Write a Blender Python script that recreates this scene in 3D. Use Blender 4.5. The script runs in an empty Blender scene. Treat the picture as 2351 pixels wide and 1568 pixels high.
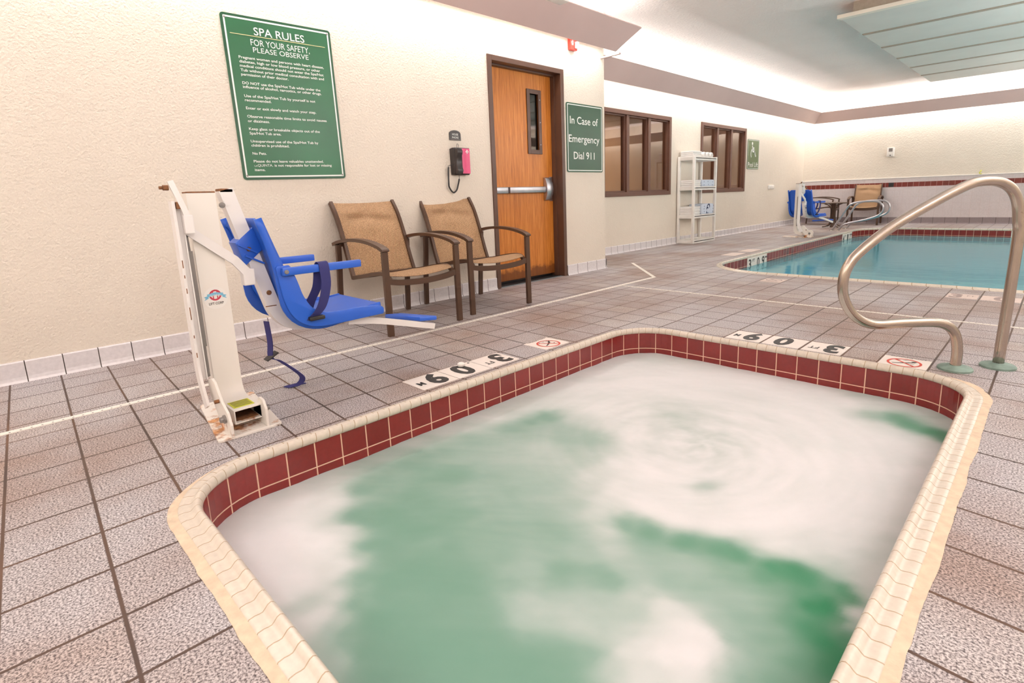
import bpy, bmesh, math, random
from mathutils import Vector, Matrix, noise as mnoise
from mathutils.geometry import delaunay_2d_cdt
random.seed(7)
S = bpy.context.scene
COL = S.collection
PI = math.pi

# ------------------------------------------------------------------ camera
W_PX, H_PX = 2351.0, 1568.0
F_PX, CX, CY = 1236.2, 1211.7, 692.0
YAW, PITCH, ROLL = -.78080, .19185, -.03531
H_CAM, X_CAM = .885, 3.909
def cam_matrix():
    a, b, c = YAW, PITCH, ROLL
    Rw = Matrix(((math.cos(a), -math.sin(a), 0), (math.sin(a), math.cos(a), 0), (0, 0, 1)))
    base = Matrix(((1, 0, 0), (0, 0, -1), (0, 1, 0)))
    Rp = Matrix(((1, 0, 0), (0, math.cos(b), -math.sin(b)), (0, math.sin(b), math.cos(b))))
    Rr = Matrix(((math.cos(c), -math.sin(c), 0), (math.sin(c), math.cos(c), 0), (0, 0, 1)))
    R = Rr @ Rp @ base @ Rw                      # world -> camera (x right, y down, z forward)
    B = Matrix(((1, 0, 0), (0, -1, 0), (0, 0, -1))) @ R
    M = B.transposed().to_4x4()
    M.translation = Vector((X_CAM, 0, H_CAM))
    return M
cd = bpy.data.cameras.new('camera')
cam = bpy.data.objects.new('camera', cd); COL.objects.link(cam)
cam.matrix_world = cam_matrix()
cd.sensor_fit = 'HORIZONTAL'; cd.sensor_width = 36.0
cd.lens = 36.0 * F_PX / W_PX
cd.shift_x = (W_PX / 2 - CX) / W_PX
cd.shift_y = (CY - H_PX / 2) / W_PX
cd.clip_start = .02; cd.clip_end = 100
S.camera = cam

# ------------------------------------------------------------------ light and exposure
S.view_settings.view_transform = 'Standard'
S.view_settings.look = 'None'
S.view_settings.gamma = 1
S.view_settings.use_curve_mapping = False
S.view_settings.exposure = -.93
wd = bpy.data.worlds.new('world'); S.world = wd; wd.use_nodes = True
wd.node_tree.nodes['Background'].inputs[0].default_value = (1, .97, .93, 1)
wd.node_tree.nodes['Background'].inputs[1].default_value = .3

XF, YB, XR, YN, ZC, YC = -.83, 14.75, 7.6, -3.0, 2.9, 5.31   # recessed wall, far wall, right wall, near wall, ceiling, corner
def area(name, loc, size, power, direction, spin=0, color=(.985, .99, 1)):
    l = bpy.data.lights.new(name, 'AREA'); l.shape = 'RECTANGLE'
    l.size, l.size_y = size; l.energy = power; l.color = color
    o = bpy.data.objects.new(name, l); COL.objects.link(o)
    q = Vector(direction).to_track_quat('-Z', 'Y')
    o.matrix_world = Matrix.Translation(loc) @ q.to_matrix().to_4x4() @ Matrix.Rotation(spin, 4, 'Z')
    return o
# fluorescent strips lying in the coves: one side lights the ceiling, the other the wall below
def strip(name, a, b, up, down):
    a, b = Vector(a), Vector(b); L = (b - a).length; mid = (a + b) / 2
    d = (b - a).normalized()
    for nm, vz, p in (('up', 1, up), ('down', -1, down)):
        l = bpy.data.lights.new(name + '_' + nm, 'AREA'); l.shape = 'RECTANGLE'
        l.size, l.size_y = L, .05; l.energy = p * L; l.color = (.985, .99, 1)
        o = bpy.data.objects.new(name + '_' + nm, l); COL.objects.link(o)
        z = Vector((0, 0, -vz)); x = d; y = z.cross(x)
        M = Matrix((x, y, z)).transposed().to_4x4(); M.translation = mid + Vector((0, 0, .012 * vz))
        o.matrix_world = M
UP, DN = 18.0, 9.0
strip('cove_light_left', (.13, YN + .4, 2.50), (.13, 5.2, 2.50), UP, DN)
strip('cove_light_recess', (XF + .13, 5.45, 2.46), (XF + .13, YB - .15, 2.46), UP, DN)
strip('cove_light_far', (XF + .15, YB - .13, 2.46), (XR - .15, YB - .13, 2.46), UP, DN)
strip('cove_light_right', (XR - .13, YN + .4, 2.46), (XR - .13, YB - .15, 2.46), UP, DN)
strip('cove_light_near', (.4, YN + .13, 2.46), (XR - .3, YN + .13, 2.46), UP, DN)
# unseen fill lights added under the ceiling, behind and right of the camera
for k, (lx, ly) in enumerate(((2.2, -1.2), (5.4, -1.2), (5.6, 2.2), (5.6, 6.0), (5.6, 10.0))):
    area('fill_downlight_%d' % k, (lx, ly, ZC - .06), (1.2, .6), 22, (0, 0, -1))
# unseen fill lights added along the right side to even out the ceiling
for k, (lx, ly) in enumerate(((5.2, .2), (5.6, 4.2), (5.6, 8.2), (5.6, 12.0))):
    area('fill_uplight_%d' % k, (lx, ly, 1.95), (.5, 1.6), 210, (-.5, 0, 1))
# warm lamp in the lobby behind the interior windows
area('lobby_light', (XF - 1.2, 8.6, 2.5), (1.0, 3.0), 75, (0, 0, -1), color=(1, .78, .52))

# ------------------------------------------------------------------ materials
def srgb(r, g, b):
    f = lambda c: (c / 255 / 12.92) if c / 255 <= .04045 else ((c / 255 + .055) / 1.055) ** 2.4
    return (f(r), f(g), f(b), 1)
class NT:
    def __init__(s, name):
        s.m = bpy.data.materials.new(name); s.m.use_nodes = True
        s.t = s.m.node_tree; s.b = s.t.nodes['Principled BSDF']; s.out = s.t.nodes['Material Output']
        s._tc = None
    def n(s, typ, **kw):
        nd = s.t.nodes.new(typ)
        for k, v in kw.items():
            if k.startswith('i_'): nd.inputs[k[2:].replace('_', ' ')].default_value = v
            else: setattr(nd, k, v)
        return nd
    def l(s, a, b): s.t.links.new(a, b)
    def tc(s, k='Object'):
        if not s._tc: s._tc = s.n('ShaderNodeTexCoord')
        return s._tc.outputs[k]
    def noise(s, scale, detail=2, rough=.5, k='Object', vec=None, dist=0):
        nd = s.n('ShaderNodeTexNoise'); nd.inputs['Scale'].default_value = scale
        nd.inputs['Detail'].default_value = detail; nd.inputs['Roughness'].default_value = rough
        nd.inputs['Distortion'].default_value = dist
        s.l(vec or s.tc(k), nd.inputs['Vector']); return nd.outputs['Fac']
    def ramp(s, fac, stops, interp='LINEAR'):
        nd = s.n('ShaderNodeValToRGB'); cr = nd.color_ramp; cr.interpolation = interp
        while len(cr.elements) < len(stops): cr.elements.new(.5)
        for e, (p, c) in zip(cr.elements, stops):
            e.position = p; e.color = c if len(c) == 4 else (*c, 1)
        s.l(fac, nd.inputs[0]); return nd.outputs[0]
    def math(s, op, a, b=None, clamp=False):
        nd = s.n('ShaderNodeMath', operation=op); nd.use_clamp = clamp
        for i, v in enumerate((a, b)):
            if v is None: continue
            if isinstance(v, (int, float)): nd.inputs[i].default_value = v
            else: s.l(v, nd.inputs[i])
        return nd.outputs[0]
    def mix(s, fac, a, b, blend='MIX'):
        nd = s.n('ShaderNodeMix', data_type='RGBA', blend_type=blend)
        for sock, v in ((nd.inputs[0], fac), (nd.inputs[6], a), (nd.inputs[7], b)):
            if isinstance(v, (int, float)): sock.default_value = v
            elif isinstance(v, tuple): sock.default_value = v
            else: s.l(v, sock)
        return nd.outputs[2]
    def bump(s, h, strength=.3, dist=.002):
        nd = s.n('ShaderNodeBump'); nd.inputs['Strength'].default_value = strength
        nd.inputs['Distance'].default_value = dist
        s.l(h, nd.inputs['Height']); s.l(nd.outputs[0], s.b.inputs['Normal'])
    def base(s, c):
        if isinstance(c, tuple): s.b.inputs['Base Color'].default_value = c
        else: s.l(c, s.b.inputs['Base Color'])
    def set(s, rough=.5, metal=0, spec=.5, coat=0):
        s.b.inputs['Roughness'].default_value = rough; s.b.inputs['Metallic'].default_value = metal
        s.b.inputs['Specular IOR Level'].default_value = spec; s.b.inputs['Coat Weight'].default_value = coat
        return s
    def sep(s, v):
        nd = s.n('ShaderNodeSeparateXYZ'); s.l(v, nd.inputs[0]); return nd.outputs
    def gridmask(s, u, v, wu, wv):
        def line(x, w):
            fr = s.math('FRACT', x); d = s.math('ABSOLUTE', s.math('SUBTRACT', fr, .5))
            nd = s.n('ShaderNodeMapRange'); s.l(d, nd.inputs[0])
            nd.inputs[1].default_value = .5 - w; nd.inputs[2].default_value = .5 - w * .6
            return nd.outputs[0]
        a = line(u, wu) if wu else None; b = line(v, wv) if wv else None
        if a is None: return b
        if b is None: return a
        return s.math('MAXIMUM', a, b)

def simple(name, rgb, rough=.5, metal=0, spec=.5, var=.06, vscale=8, bump=0, bscale=200, coat=0):
    m = NT(name); c = srgb(*rgb)
    if var:
        f = m.noise(vscale, 3)
        lo = tuple(x * (1 - var) for x in c[:3]) + (1,); hi = tuple(min(1, x * (1 + var)) for x in c[:3]) + (1,)
        m.base(m.ramp(f, ((.3, lo), (.7, hi))))
    else: m.base(c)
    if bump: m.bump(m.noise(bscale, 2), bump, .002)
    m.set(rough, metal, spec, coat); return m.m

def plaster(name, rgb, sc=70, st=.5, dist=.004):
    m = NT(name); c = srgb(*rgb)
    f = m.noise(1.3, 4)
    m.base(m.ramp(f, ((.3, tuple(x * .95 for x in c[:3])), (.7, c))))
    h = m.math('ADD', m.noise(sc, 3, .6), m.math('MULTIPLY', m.noise(sc * .25, 2), .6))
    m.bump(h, st, dist); m.set(.75, 0, .25); return m.m

def deck_mat():
    m = NT('speckled quarry tile'); uv = m.tc('UV'); x, y, _ = m.sep(uv)
    g = m.gridmask(x, y, .025, .025)
    sp = m.noise(190, 2, .65)
    col = m.ramp(sp, ((.33, srgb(80, 73, 76)), (.44, srgb(146, 140, 142)), (.54, srgb(198, 193, 196)), (.66, srgb(224, 221, 224))))
    fl = m.n('ShaderNodeVectorMath', operation='FLOOR'); m.l(uv, fl.inputs[0])
    wn = m.n('ShaderNodeTexWhiteNoise'); m.l(fl.outputs[0], wn.inputs['Vector'])
    tint = m.ramp(wn.outputs['Value'], ((0, srgb(232, 228, 224)), (.5, srgb(238, 236, 234)), (1, srgb(244, 240, 232))))
    col = m.mix(1, col, tint, 'MULTIPLY')
    st = m.ramp(m.noise(1.1, 4, .6), ((.42, (0, 0, 0)), (.64, (1, 1, 1))))
    col = m.mix(m.math('MULTIPLY', st, .7), col, m.mix(1, col, srgb(205, 172, 150), 'MULTIPLY'))
    gr = m.ramp(m.noise(1.7, 3), ((.35, srgb(66, 54, 50)), (.6, srgb(92, 68, 54)), (.75, srgb(116, 82, 66))))
    m.base(m.mix(g, col, gr))
    m.bump(m.math('SUBTRACT', m.math('MULTIPLY', sp, .12), g), .5, .003)
    m.set(.55, 0, .35); return m.m

def tile_mat(name, rgb, grout, wu=.025, wv=.025, rough=.25, var=.08, spec=.5):
    """glazed tile: UV in tile units"""
    m = NT(name); uv = m.tc('UV'); x, y, _ = m.sep(uv); g = m.gridmask(x, y, wu, wv)
    fl = m.n('ShaderNodeVectorMath', operation='FLOOR'); m.l(uv, fl.inputs[0])
    wn = m.n('ShaderNodeTexWhiteNoise'); m.l(fl.outputs[0], wn.inputs['Vector'])
    c = srgb(*rgb)
    col = m.ramp(wn.outputs['Value'], ((0, tuple(v * (1 - var) for v in c[:3])), (1, tuple(min(1, v * (1 + var)) for v in c[:3]))))
    col = m.mix(.25, col, m.mix(m.noise(60, 3), (0, 0, 0, 1), col))
    m.base(m.mix(g, col, srgb(*grout)))
    m.bump(m.math('SUBTRACT', 1, g), .5, .002); m.set(rough, 0, spec); return m.m

def wood_mat():
    m = NT('orange oak veneer')
    mp = m.n('ShaderNodeMapping'); mp.inputs['Scale'].default_value = (1, 9, .55); m.l(m.tc(), mp.inputs[0])
    f1 = m.noise(5, 4, .6, vec=mp.outputs[0], dist=.6)
    mp2 = m.n('ShaderNodeMapping'); mp2.inputs['Scale'].default_value = (1, 60, 1.6); m.l(m.tc(), mp2.inputs[0])
    f2 = m.noise(5, 3, .6, vec=mp2.outputs[0])
    f = m.math('ADD', m.math('MULTIPLY', f1, .6), m.math('MULTIPLY', f2, .4))
    col = m.ramp(f, ((.3, srgb(150, 82, 24)), (.5, srgb(192, 116, 44)), (.7, srgb(214, 142, 66))))
    x, y, z = m.sep(m.tc())
    wv = m.math('ADD', z, m.math('MULTIPLY', m.noise(9, 5, .7), -.22))      # water-worn lower edge
    wear = m.ramp(wv, ((0.0, (1, 1, 1)), (.05, (0, 0, 0))))
    m.base(m.mix(m.math('MULTIPLY', wear, .8), col, srgb(92, 46, 18)))
    m.set(.35, 0, .4); return m.m

def fabric_mat():
    m = NT('woven tan sling'); uv = m.tc('UV'); x, y, _ = m.sep(uv)
    def wave(v, f):
        return m.math('SINE', m.math('MULTIPLY', v, f))
    w = m.math('MULTIPLY', wave(x, 520), wave(y, 520))
    f = m.math('ADD', m.math('MULTIPLY', w, .34), m.math('MULTIPLY', m.noise(170, 3, .8), .95))
    col = m.ramp(f, ((.28, srgb(92, 66, 44)), (.46, srgb(168, 130, 96)), (.68, srgb(212, 178, 142))))
    m.base(col); m.bump(w, .5, .002); m.set(.75, 0, .2); return m.m

def rust_paint(name, rgb, amount=.62, low=None):
    m = NT(name)
    f = m.noise(9, 6, .72)
    if low is not None:      # corrosion collects close to the base of the thing
        x, y, z = m.sep(m.tc())
        k = m.n('ShaderNodeMapRange'); m.l(z, k.inputs[0])
        k.inputs[1].default_value = 0; k.inputs[2].default_value = low; k.inputs[3].default_value = .15; k.inputs[4].default_value = -.05
        f = m.math('ADD', f, k.outputs[0])
    r = m.ramp(f, ((amount, (0, 0, 0)), (amount + .10, (1, 1, 1))))
    c = srgb(*rgb)
    rc = m.ramp(m.noise(40, 4), ((.35, srgb(120, 62, 26)), (.65, srgb(214, 150, 92))))
    m.base(m.mix(r, c, rc)); m.set(.35, 0, .4); m.bump(f, .1, .002); return m.m

def steel_mat(name, rgb, rough=.3):
    m = NT(name); f = m.noise(7, 4, .6); g = m.noise(60, 3, .6)
    c = srgb(*rgb)
    col = m.ramp(f, ((.3, tuple(v * .86 for v in c[:3])), (.6, c)))
    col = m.mix(m.ramp(g, ((.66, (0, 0, 0)), (.76, (.45, .45, .45)))), col, srgb(110, 84, 66))
    m.base(col)
    m.l(m.ramp(f, ((.3, (rough + .06,) * 3), (.7, (rough,) * 3))), m.b.inputs['Roughness'])
    m.b.inputs['Metallic'].default_value = 1; return m.m

def glass_mat():
    m = NT('window glass'); t = m.t
    tr = m.n('ShaderNodeBsdfTransparent'); tr.inputs[0].default_value = (.86, .8, .74, 1)
    gl = m.n('ShaderNodeBsdfGlossy'); gl.inputs['Roughness'].default_value = .02
    lw = m.n('ShaderNodeLayerWeight'); lw.inputs[0].default_value = .5
    fac = m.math('ADD', .05, m.math('MULTIPLY', m.math('POWER', lw.outputs['Facing'], 3.0), .55), True)
    mx = m.n('ShaderNodeMixShader'); m.l(fac, mx.inputs[0]); m.l(tr.outputs[0], mx.inputs[1]); m.l(gl.outputs[0], mx.inputs[2])
    m.l(mx.outputs[0], m.out.inputs[0]); return m.m

def water_mat():
    m = NT('clear pool water')
    tr = m.n('ShaderNodeBsdfTransparent'); tr.inputs[0].default_value = srgb(196, 238, 244)
    df = m.n('ShaderNodeBsdfDiffuse'); df.inputs[0].default_value = srgb(116, 208, 224)     # scatter in the water body
    gl = m.n('ShaderNodeBsdfGlossy'); gl.inputs['Roughness'].default_value = .09
    fr = m.n('ShaderNodeFresnel'); fr.inputs[0].default_value = 1.2
    bp = m.n('ShaderNodeBump'); bp.inputs['Strength'].default_value = .15; bp.inputs['Distance'].default_value = .02
    mp = m.n('ShaderNodeMapping'); mp.inputs['Scale'].default_value = (1, 1.6, 1); m.l(m.tc(), mp.inputs[0])
    m.l(m.noise(2.2, 3, .5, vec=mp.outputs[0]), bp.inputs['Height'])
    m.l(bp.outputs[0], gl.inputs['Normal']); m.l(bp.outputs[0], fr.inputs['Normal'])
    m0 = m.n('ShaderNodeMixShader'); m0.inputs[0].default_value = .5; m.l(tr.outputs[0], m0.inputs[1]); m.l(df.outputs[0], m0.inputs[2])
    mx = m.n('ShaderNodeMixShader'); m.l(fr.outputs[0], mx.inputs[0]); m.l(m0.outputs[0], mx.inputs[1]); m.l(gl.outputs[0], mx.inputs[2])
    m.l(mx.outputs[0], m.out.inputs[0]); return m.m

def foam_mat():
    m = NT('foaming green spa water')
    at = m.n('ShaderNodeAttribute', attribute_name='foam'); dp = m.n('ShaderNodeAttribute', attribute_name='depth')
    fine = m.math('MULTIPLY', m.math('SUBTRACT', m.noise(30, 5, .6, dist=.3), .5), .06)
    a = m.math('ADD', at.outputs['Fac'], m.math('MULTIPLY', fine, at.outputs['Fac']), True)
    green = m.mix(m.math('MULTIPLY', dp.outputs['Fac'], 1.15, True), srgb(100, 140, 122), srgb(14, 116, 72))
    m.base(m.mix(a, green, srgb(222, 220, 221)))
    rr = m.n('ShaderNodeMapRange'); m.l(a, rr.inputs[0]); rr.inputs[3].default_value = .55; rr.inputs[4].default_value = .85
    m.l(rr.outputs[0], m.b.inputs['Roughness'])
    m.b.inputs['Specular IOR Level'].default_value = .2
    m.bump(m.noise(9, 4), .05, .02); return m.m

M = {}
M['wall'] = plaster('cream orange peel plaster', (230, 219, 204), 70, .7, .008)
M['ceil'] = plaster('white stippled ceiling', (244, 233, 228), 38, 1.0, .012)
M['cove'] = simple('dusty pink cove paint', (204, 180, 174), .55, spec=.3, var=.03, vscale=2)
M['covewhite'] = simple('cove inner white', (236, 232, 226), .6, var=0)
M['deck'] = deck_mat()
M['base'] = tile_mat('white cove base tile', (236, 230, 231), (66, 56, 52), .018, 0, .18, .03)
M['greybase'] = tile_mat('grey base tile', (150, 136, 138), (70, 58, 60), .018, 0, .35, .05)
M['red'] = tile_mat('oxblood waterline tile', (132, 42, 40), (226, 186, 158), .028, .028, .16, .10)
M['stripe'] = tile_mat('oxblood wall tile', (128, 52, 44), (190, 150, 140), .03, .03, .25, .12)
M['whitetile'] = tile_mat('white wall tile', (224, 214, 214), (206, 192, 190), .02, .02, .2, .02)
M['coping'] = tile_mat('cream coping tile', (226, 214, 198), (176, 154, 126), .035, 0, .22, .03)
M['mortar'] = simple('sandy mortar', (214, 192, 166), .85, var=.12, vscale=30, bump=.6, bscale=160)
M['drain'] = simple('white plastic drain', (232, 226, 216), .5, var=.06)
M['black'] = simple('black paint', (38, 34, 34), .5, var=0)
M['fade'] = simple('faded paint', (152, 134, 128), .6, var=.05)
M['mark'] = simple('white marker tile', (232, 222, 214), .45, var=.03)
M['markfade'] = simple('worn marker tile', (208, 190, 180), .55, var=.05, vscale=30)
M['redpaint'] = simple('red print', (196, 62, 46), .5, var=0)
M['green'] = simple('green sign board', (34, 98, 60), .35, var=.1, vscale=3)
M['darkgreen'] = simple('dark green sign board', (38, 78, 52), .35, var=.08, vscale=3)
M['olive'] = simple('olive sign board', (92, 112, 72), .4, var=.05)
M['greenrim'] = simple('deep green rim', (24, 76, 46), .35, var=0)
M['signwhite'] = simple('sign white', (238, 240, 234), .4, var=0)
M['gold'] = simple('sign gold', (214, 204, 150), .4, var=0)
M['wood'] = wood_mat()
M['brown'] = simple('dark brown painted steel', (88, 60, 46), .4, var=.06)
M['winbrown'] = simple('brown window frame', (100, 66, 52), .4, var=.05)
M['bronze'] = simple('bronze chair frame', (80, 56, 41), .38, .15, .5, .08)
M['sling'] = fabric_mat()
M['steel'] = steel_mat('brushed stainless', (190, 178, 166), .2)
M['bar'] = steel_mat('satin aluminium', (190, 186, 190), .32)
M['patina'] = simple('verdigris flange', (122, 142, 132), .6, .2, .4, .25, 20, .3, 90)
M['blue'] = simple('blue moulded plastic', (36, 92, 196), .38, var=.04, vscale=4)
M['navy'] = simple('navy webbing', (44, 44, 104), .75, var=.05, bump=.2, bscale=600)
M['white'] = simple('white plastic', (238, 233, 226), .4, var=.04)
M['lift'] = rust_paint('white powder coat', (236, 230, 226), .74)
M['liftlow'] = rust_paint('white powder coat rusting', (236, 229, 220),  .62, .09)
M['rust'] = simple('rusty steel', (122, 80, 48), .8, var=.35, vscale=60)
M['grey'] = simple('grey metal', (132, 126, 122), .4, .3)
M['yellow'] = simple('yellow label', (206, 208, 52), .5, var=0)
M['lightblue'] = simple('light blue print', (120, 180, 206), .5, var=0)
M['magenta'] = simple('crimson print', (186, 50, 70), .5, var=0)
M['pink'] = simple('pink phone face', (216, 62, 116), .3, var=.05)
M['phone'] = simple('black phone plastic', (48, 40, 38), .35, var=.05)
M['alarm'] = simple('red alarm plastic', (220, 62, 48), .35, var=.04)
M['towel'] = simple('white terry towel', (240, 236, 232), .9, var=.03, bump=.8, bscale=300)
M['print'] = simple('printed towel cloth', (206, 214, 228), .9, var=.04, bump=.6, bscale=300)
M['navyprint'] = simple('navy print', (34, 44, 84), .8, var=0)
M['panel'] = simple('pale green translucent panel', (208, 204, 196), .5, var=.03, vscale=3)
M['batten'] = simple('tan batten', (160, 146, 130), .6, var=.08, vscale=30)
M['cream'] = simple('cream panel edge', (232, 222, 206), .5, var=.03)
M['glass'] = glass_mat()
M['water'] = water_mat()
M['foam'] = foam_mat()
M['basin'] = simple('turquoise pool plaster', (150, 214, 224), .6, var=.04, vscale=1.5)
M['lobby'] = simple('lobby tan', (206, 178, 150), .7, var=.08, vscale=2)
M['spabasin'] = simple('spa plaster', (150, 190, 170), .6)

# ------------------------------------------------------------------ geometry helpers
class MB:
    def __init__(s, o=(0, 0, 0)):
        s.bm = bmesh.new(); s.o = Vector(o); s.uv = None
    def V(s, p): return s.bm.verts.new(Vector(p) - s.o)
    def face(s, vs):
        try: return s.bm.faces.new(vs)
        except ValueError: return None
    def poly(s, pts): return s.face([s.V(p) for p in pts])
    def uvl(s):
        if s.uv is None: s.uv = s.bm.loops.layers.uv.new('UVMap')
        return s.uv
    def quad_uv(s, pts, uvs):
        f = s.poly(pts); L = s.uvl()
        for lp, u in zip(f.loops, uvs): lp[L].uv = u
    def box(s, lo, hi, bev=0, rot=None, seg=2):
        lo, hi = Vector(lo), Vector(hi); c = (lo + hi) / 2; d = (hi - lo) / 2
        R = rot or Matrix.Identity(3)
        vs = [s.bm.verts.new(c + R @ Vector((x * d.x, y * d.y, z * d.z)) - s.o) for x in (-1, 1) for y in (-1, 1) for z in (-1, 1)]
        fs = [s.face([vs[i] for i in q]) for q in ((0, 1, 3, 2), (4, 6, 7, 5), (0, 4, 5, 1), (2, 3, 7, 6), (0, 2, 6, 4), (1, 5, 7, 3))]
        if bev:
            es = list({e for f in fs for e in f.edges})
            bmesh.ops.bevel(s.bm, geom=es, offset=bev, segments=seg, profile=.5, affect='EDGES')
        return s
    def prism(s, pts, vec, bev=0):
        """closed polygon extruded along vec"""
        vec = Vector(vec); a = [s.V(p) for p in pts]; b = [s.V(Vector(p) + vec) for p in pts]; n = len(pts)
        fs = [s.face(a), s.face(b[::-1])]
        for i in range(n): fs.append(s.face([a[i], b[i], b[(i + 1) % n], a[(i + 1) % n]]))
        fs = [f for f in fs if f]
        bmesh.ops.recalc_face_normals(s.bm, faces=fs)
        if bev:
            es = list({e for f in fs[:2] for e in f.edges})
            bmesh.ops.bevel(s.bm, geom=es, offset=bev, segments=2, profile=.5, affect='EDGES')
        return s
    def tube(s, pts, r, seg=10, cap=True, closed=False):
        pts = [Vector(p) for p in pts]; n = len(pts); rings = []
        rr = r if hasattr(r, '__len__') else [r] * n
        up = None
        for i in range(n):
            a = pts[i - 1] if (i > 0 or closed) else pts[i]; b = pts[(i + 1) % n] if (i < n - 1 or closed) else pts[i]
            t = (b - a).normalized()
            if up is None:
                up = t.orthogonal().normalized()
            else:
                up = (up - t * up.dot(t)).normalized()
            sd = t.cross(up)
            rings.append([s.V(pts[i] + (up * math.cos(k * 2 * PI / seg) + sd * math.sin(k * 2 * PI / seg)) * rr[i]) for k in range(seg)])
        for i in range(n if closed else n - 1):
            A, B = rings[i], rings[(i + 1) % n]
            for k in range(seg): s.face([A[k], A[(k + 1) % seg], B[(k + 1) % seg], B[k]])
        if cap and not closed: s.face(rings[0][::-1]); s.face(rings[-1])
        return s
    def sweep(s, pts, side, w, t, bev=0):
        """flat bar: rectangular section, width w along the fixed axis 'side', thickness t"""
        pts = [Vector(p) for p in pts]; side = Vector(side).normalized(); n = len(pts); rings = []
        for i in range(n):
            d1 = (pts[i] - pts[i - 1]).normalized() if i else None
            d2 = (pts[i + 1] - pts[i]).normalized() if i < n - 1 else None
            tg = (d1 + d2).normalized() if d1 and d2 else (d1 or d2)
            k = 1 / max(.4, tg.dot(d1 or d2))
            nn = tg.cross(side).normalized() * (t / 2 * k); sd = side * (w / 2)
            rings.append([s.V(pts[i] + q) for q in (sd + nn, sd - nn, -sd - nn, -sd + nn)])
        for A, B in zip(rings, rings[1:]):
            for k in range(4): s.face([A[k], A[(k + 1) % 4], B[(k + 1) % 4], B[k]])
        s.face(rings[0][::-1]); s.face(rings[-1]); return s
    def lathe(s, prof, c, axis=(0, 0, 1), seg=24):
        c = Vector(c); ax = Vector(axis).normalized(); u = ax.orthogonal().normalized(); v = ax.cross(u); rings = []
        for r, z in prof:
            if r < 1e-6: rings.append([s.V(c + ax * z)])
            else: rings.append([s.V(c + ax * z + (u * math.cos(2 * PI * k / seg) + v * math.sin(2 * PI * k / seg)) * r) for k in range(seg)])
        for A, B in zip(rings, rings[1:]):
            for k in range(seg):
                a = [A[k % len(A)], A[(k + 1) % len(A)]] if len(A) > 1 else [A[0]]
                b = [B[(k + 1) % len(B)], B[k % len(B)]] if len(B) > 1 else [B[0]]
                s.face(a + b)
        return s
    def grid(s, fn, nu, nv, uvfn=None):
        vs = [[s.V(fn(i / nu, j / nv)) for j in range(nv + 1)] for i in range(nu + 1)]
        for i in range(nu):
            for j in range(nv):
                f = s.face([vs[i][j], vs[i + 1][j], vs[i + 1][j + 1], vs[i][j + 1]])
                if uvfn and f:
                    L = s.uvl()
                    for lp, (a, b) in zip(f.loops, ((i, j), (i + 1, j), (i + 1, j + 1), (i, j + 1))): lp[L].uv = uvfn(a / nu, b / nv)
        return vs
    def build(s, name, mat, parent=None, smooth=False, loc=None, fix=True):
        if fix: bmesh.ops.recalc_face_normals(s.bm, faces=s.bm.faces[:])
        me = bpy.data.meshes.new(name); s.bm.to_mesh(me); s.bm.free()
        if isinstance(mat, str): mat = M[mat]
        me.materials.append(mat)
        if smooth:
            for p in me.polygons: p.use_smooth = True
            if smooth != 'all': me.set_sharp_from_angle(angle=math.radians(38))
        o = bpy.data.objects.new(name, me); COL.objects.link(o)
        if parent: o.parent = parent
        if loc is not None: o.location = loc
        elif not parent: o.location = s.o
        return o
def tag(o, label=None, cat=None, group=None, kind=None):
    if label: o['label'] = label
    if cat: o['category'] = cat
    if group: o['group'] = group
    if kind: o['kind'] = kind
    return o
def thing(name, label, cat, loc=(0, 0, 0), rotz=0, group=None):
    o = bpy.data.objects.new(name, None); COL.objects.link(o); o.empty_display_size = .1
    o.location = loc; o.rotation_euler = (0, 0, rotz); return tag(o, label, cat, group)
def struct(o): o['kind'] = 'structure'; return o
def dup(root, loc, rotz, label, group=None):
    r = root.copy(); COL.objects.link(r); r.location = loc; r.rotation_euler = (0, 0, rotz); r['label'] = label
    if group: r['group'] = group
    for ch in list(root.children):
        c = ch.copy(); COL.objects.link(c); c.parent = r
        for g in ch.children:
            d = g.copy(); COL.objects.link(d); d.parent = c
    return r
def fillet(pts, r, n=6):
    pts = [Vector(p) for p in pts]; out = [pts[0]]
    for i in range(1, len(pts) - 1):
        p, a, b = pts[i], pts[i - 1], pts[i + 1]; rr = r[i] if hasattr(r, '__len__') else r
        d1 = (a - p); d2 = (b - p); k = min(rr, d1.length * .49, d2.length * .49)
        A = p + d1.normalized() * k; B = p + d2.normalized() * k
        for j in range(n + 1):
            t = j / n; out.append(A * (1 - t) ** 2 + p * 2 * t * (1 - t) + B * t * t)
    out.append(pts[-1]); return out
def spline(pts, n=8):
    pts = [Vector(p) for p in pts]; P = [pts[0] * 2 - pts[1]] + pts + [pts[-1] * 2 - pts[-2]]; out = []
    for i in range(1, len(P) - 2):
        for j in range(n):
            t = j / n; a, b, c, d = P[i - 1:i + 3]
            out.append(.5 * ((2 * b) + (c - a) * t + (2 * a - 5 * b + 4 * c - d) * t * t + (3 * b - a - 3 * c + d) * t ** 3))
    out.append(pts[-1]); return out
def rrect(x0, x1, y0, y1, r, n=14):
    """rounded rectangle, counter-clockwise, without a repeated last point, straight runs subdivided"""
    out = []
    for cx, cy, a0 in ((x1 - r, y0 + r, -PI / 2), (x1 - r, y1 - r, 0), (x0 + r, y1 - r, PI / 2), (x0 + r, y0 + r, PI)):
        for k in range(n + 1):
            a = a0 + k / n * PI / 2; out.append(Vector((cx + r * math.cos(a), cy + r * math.sin(a), 0)))
    return out
def inset(x0, x1, y0, y1, r, d, n=14): return rrect(x0 + d, x1 - d, y0 + d, y1 - d, max(.02, r - d), n)
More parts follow.
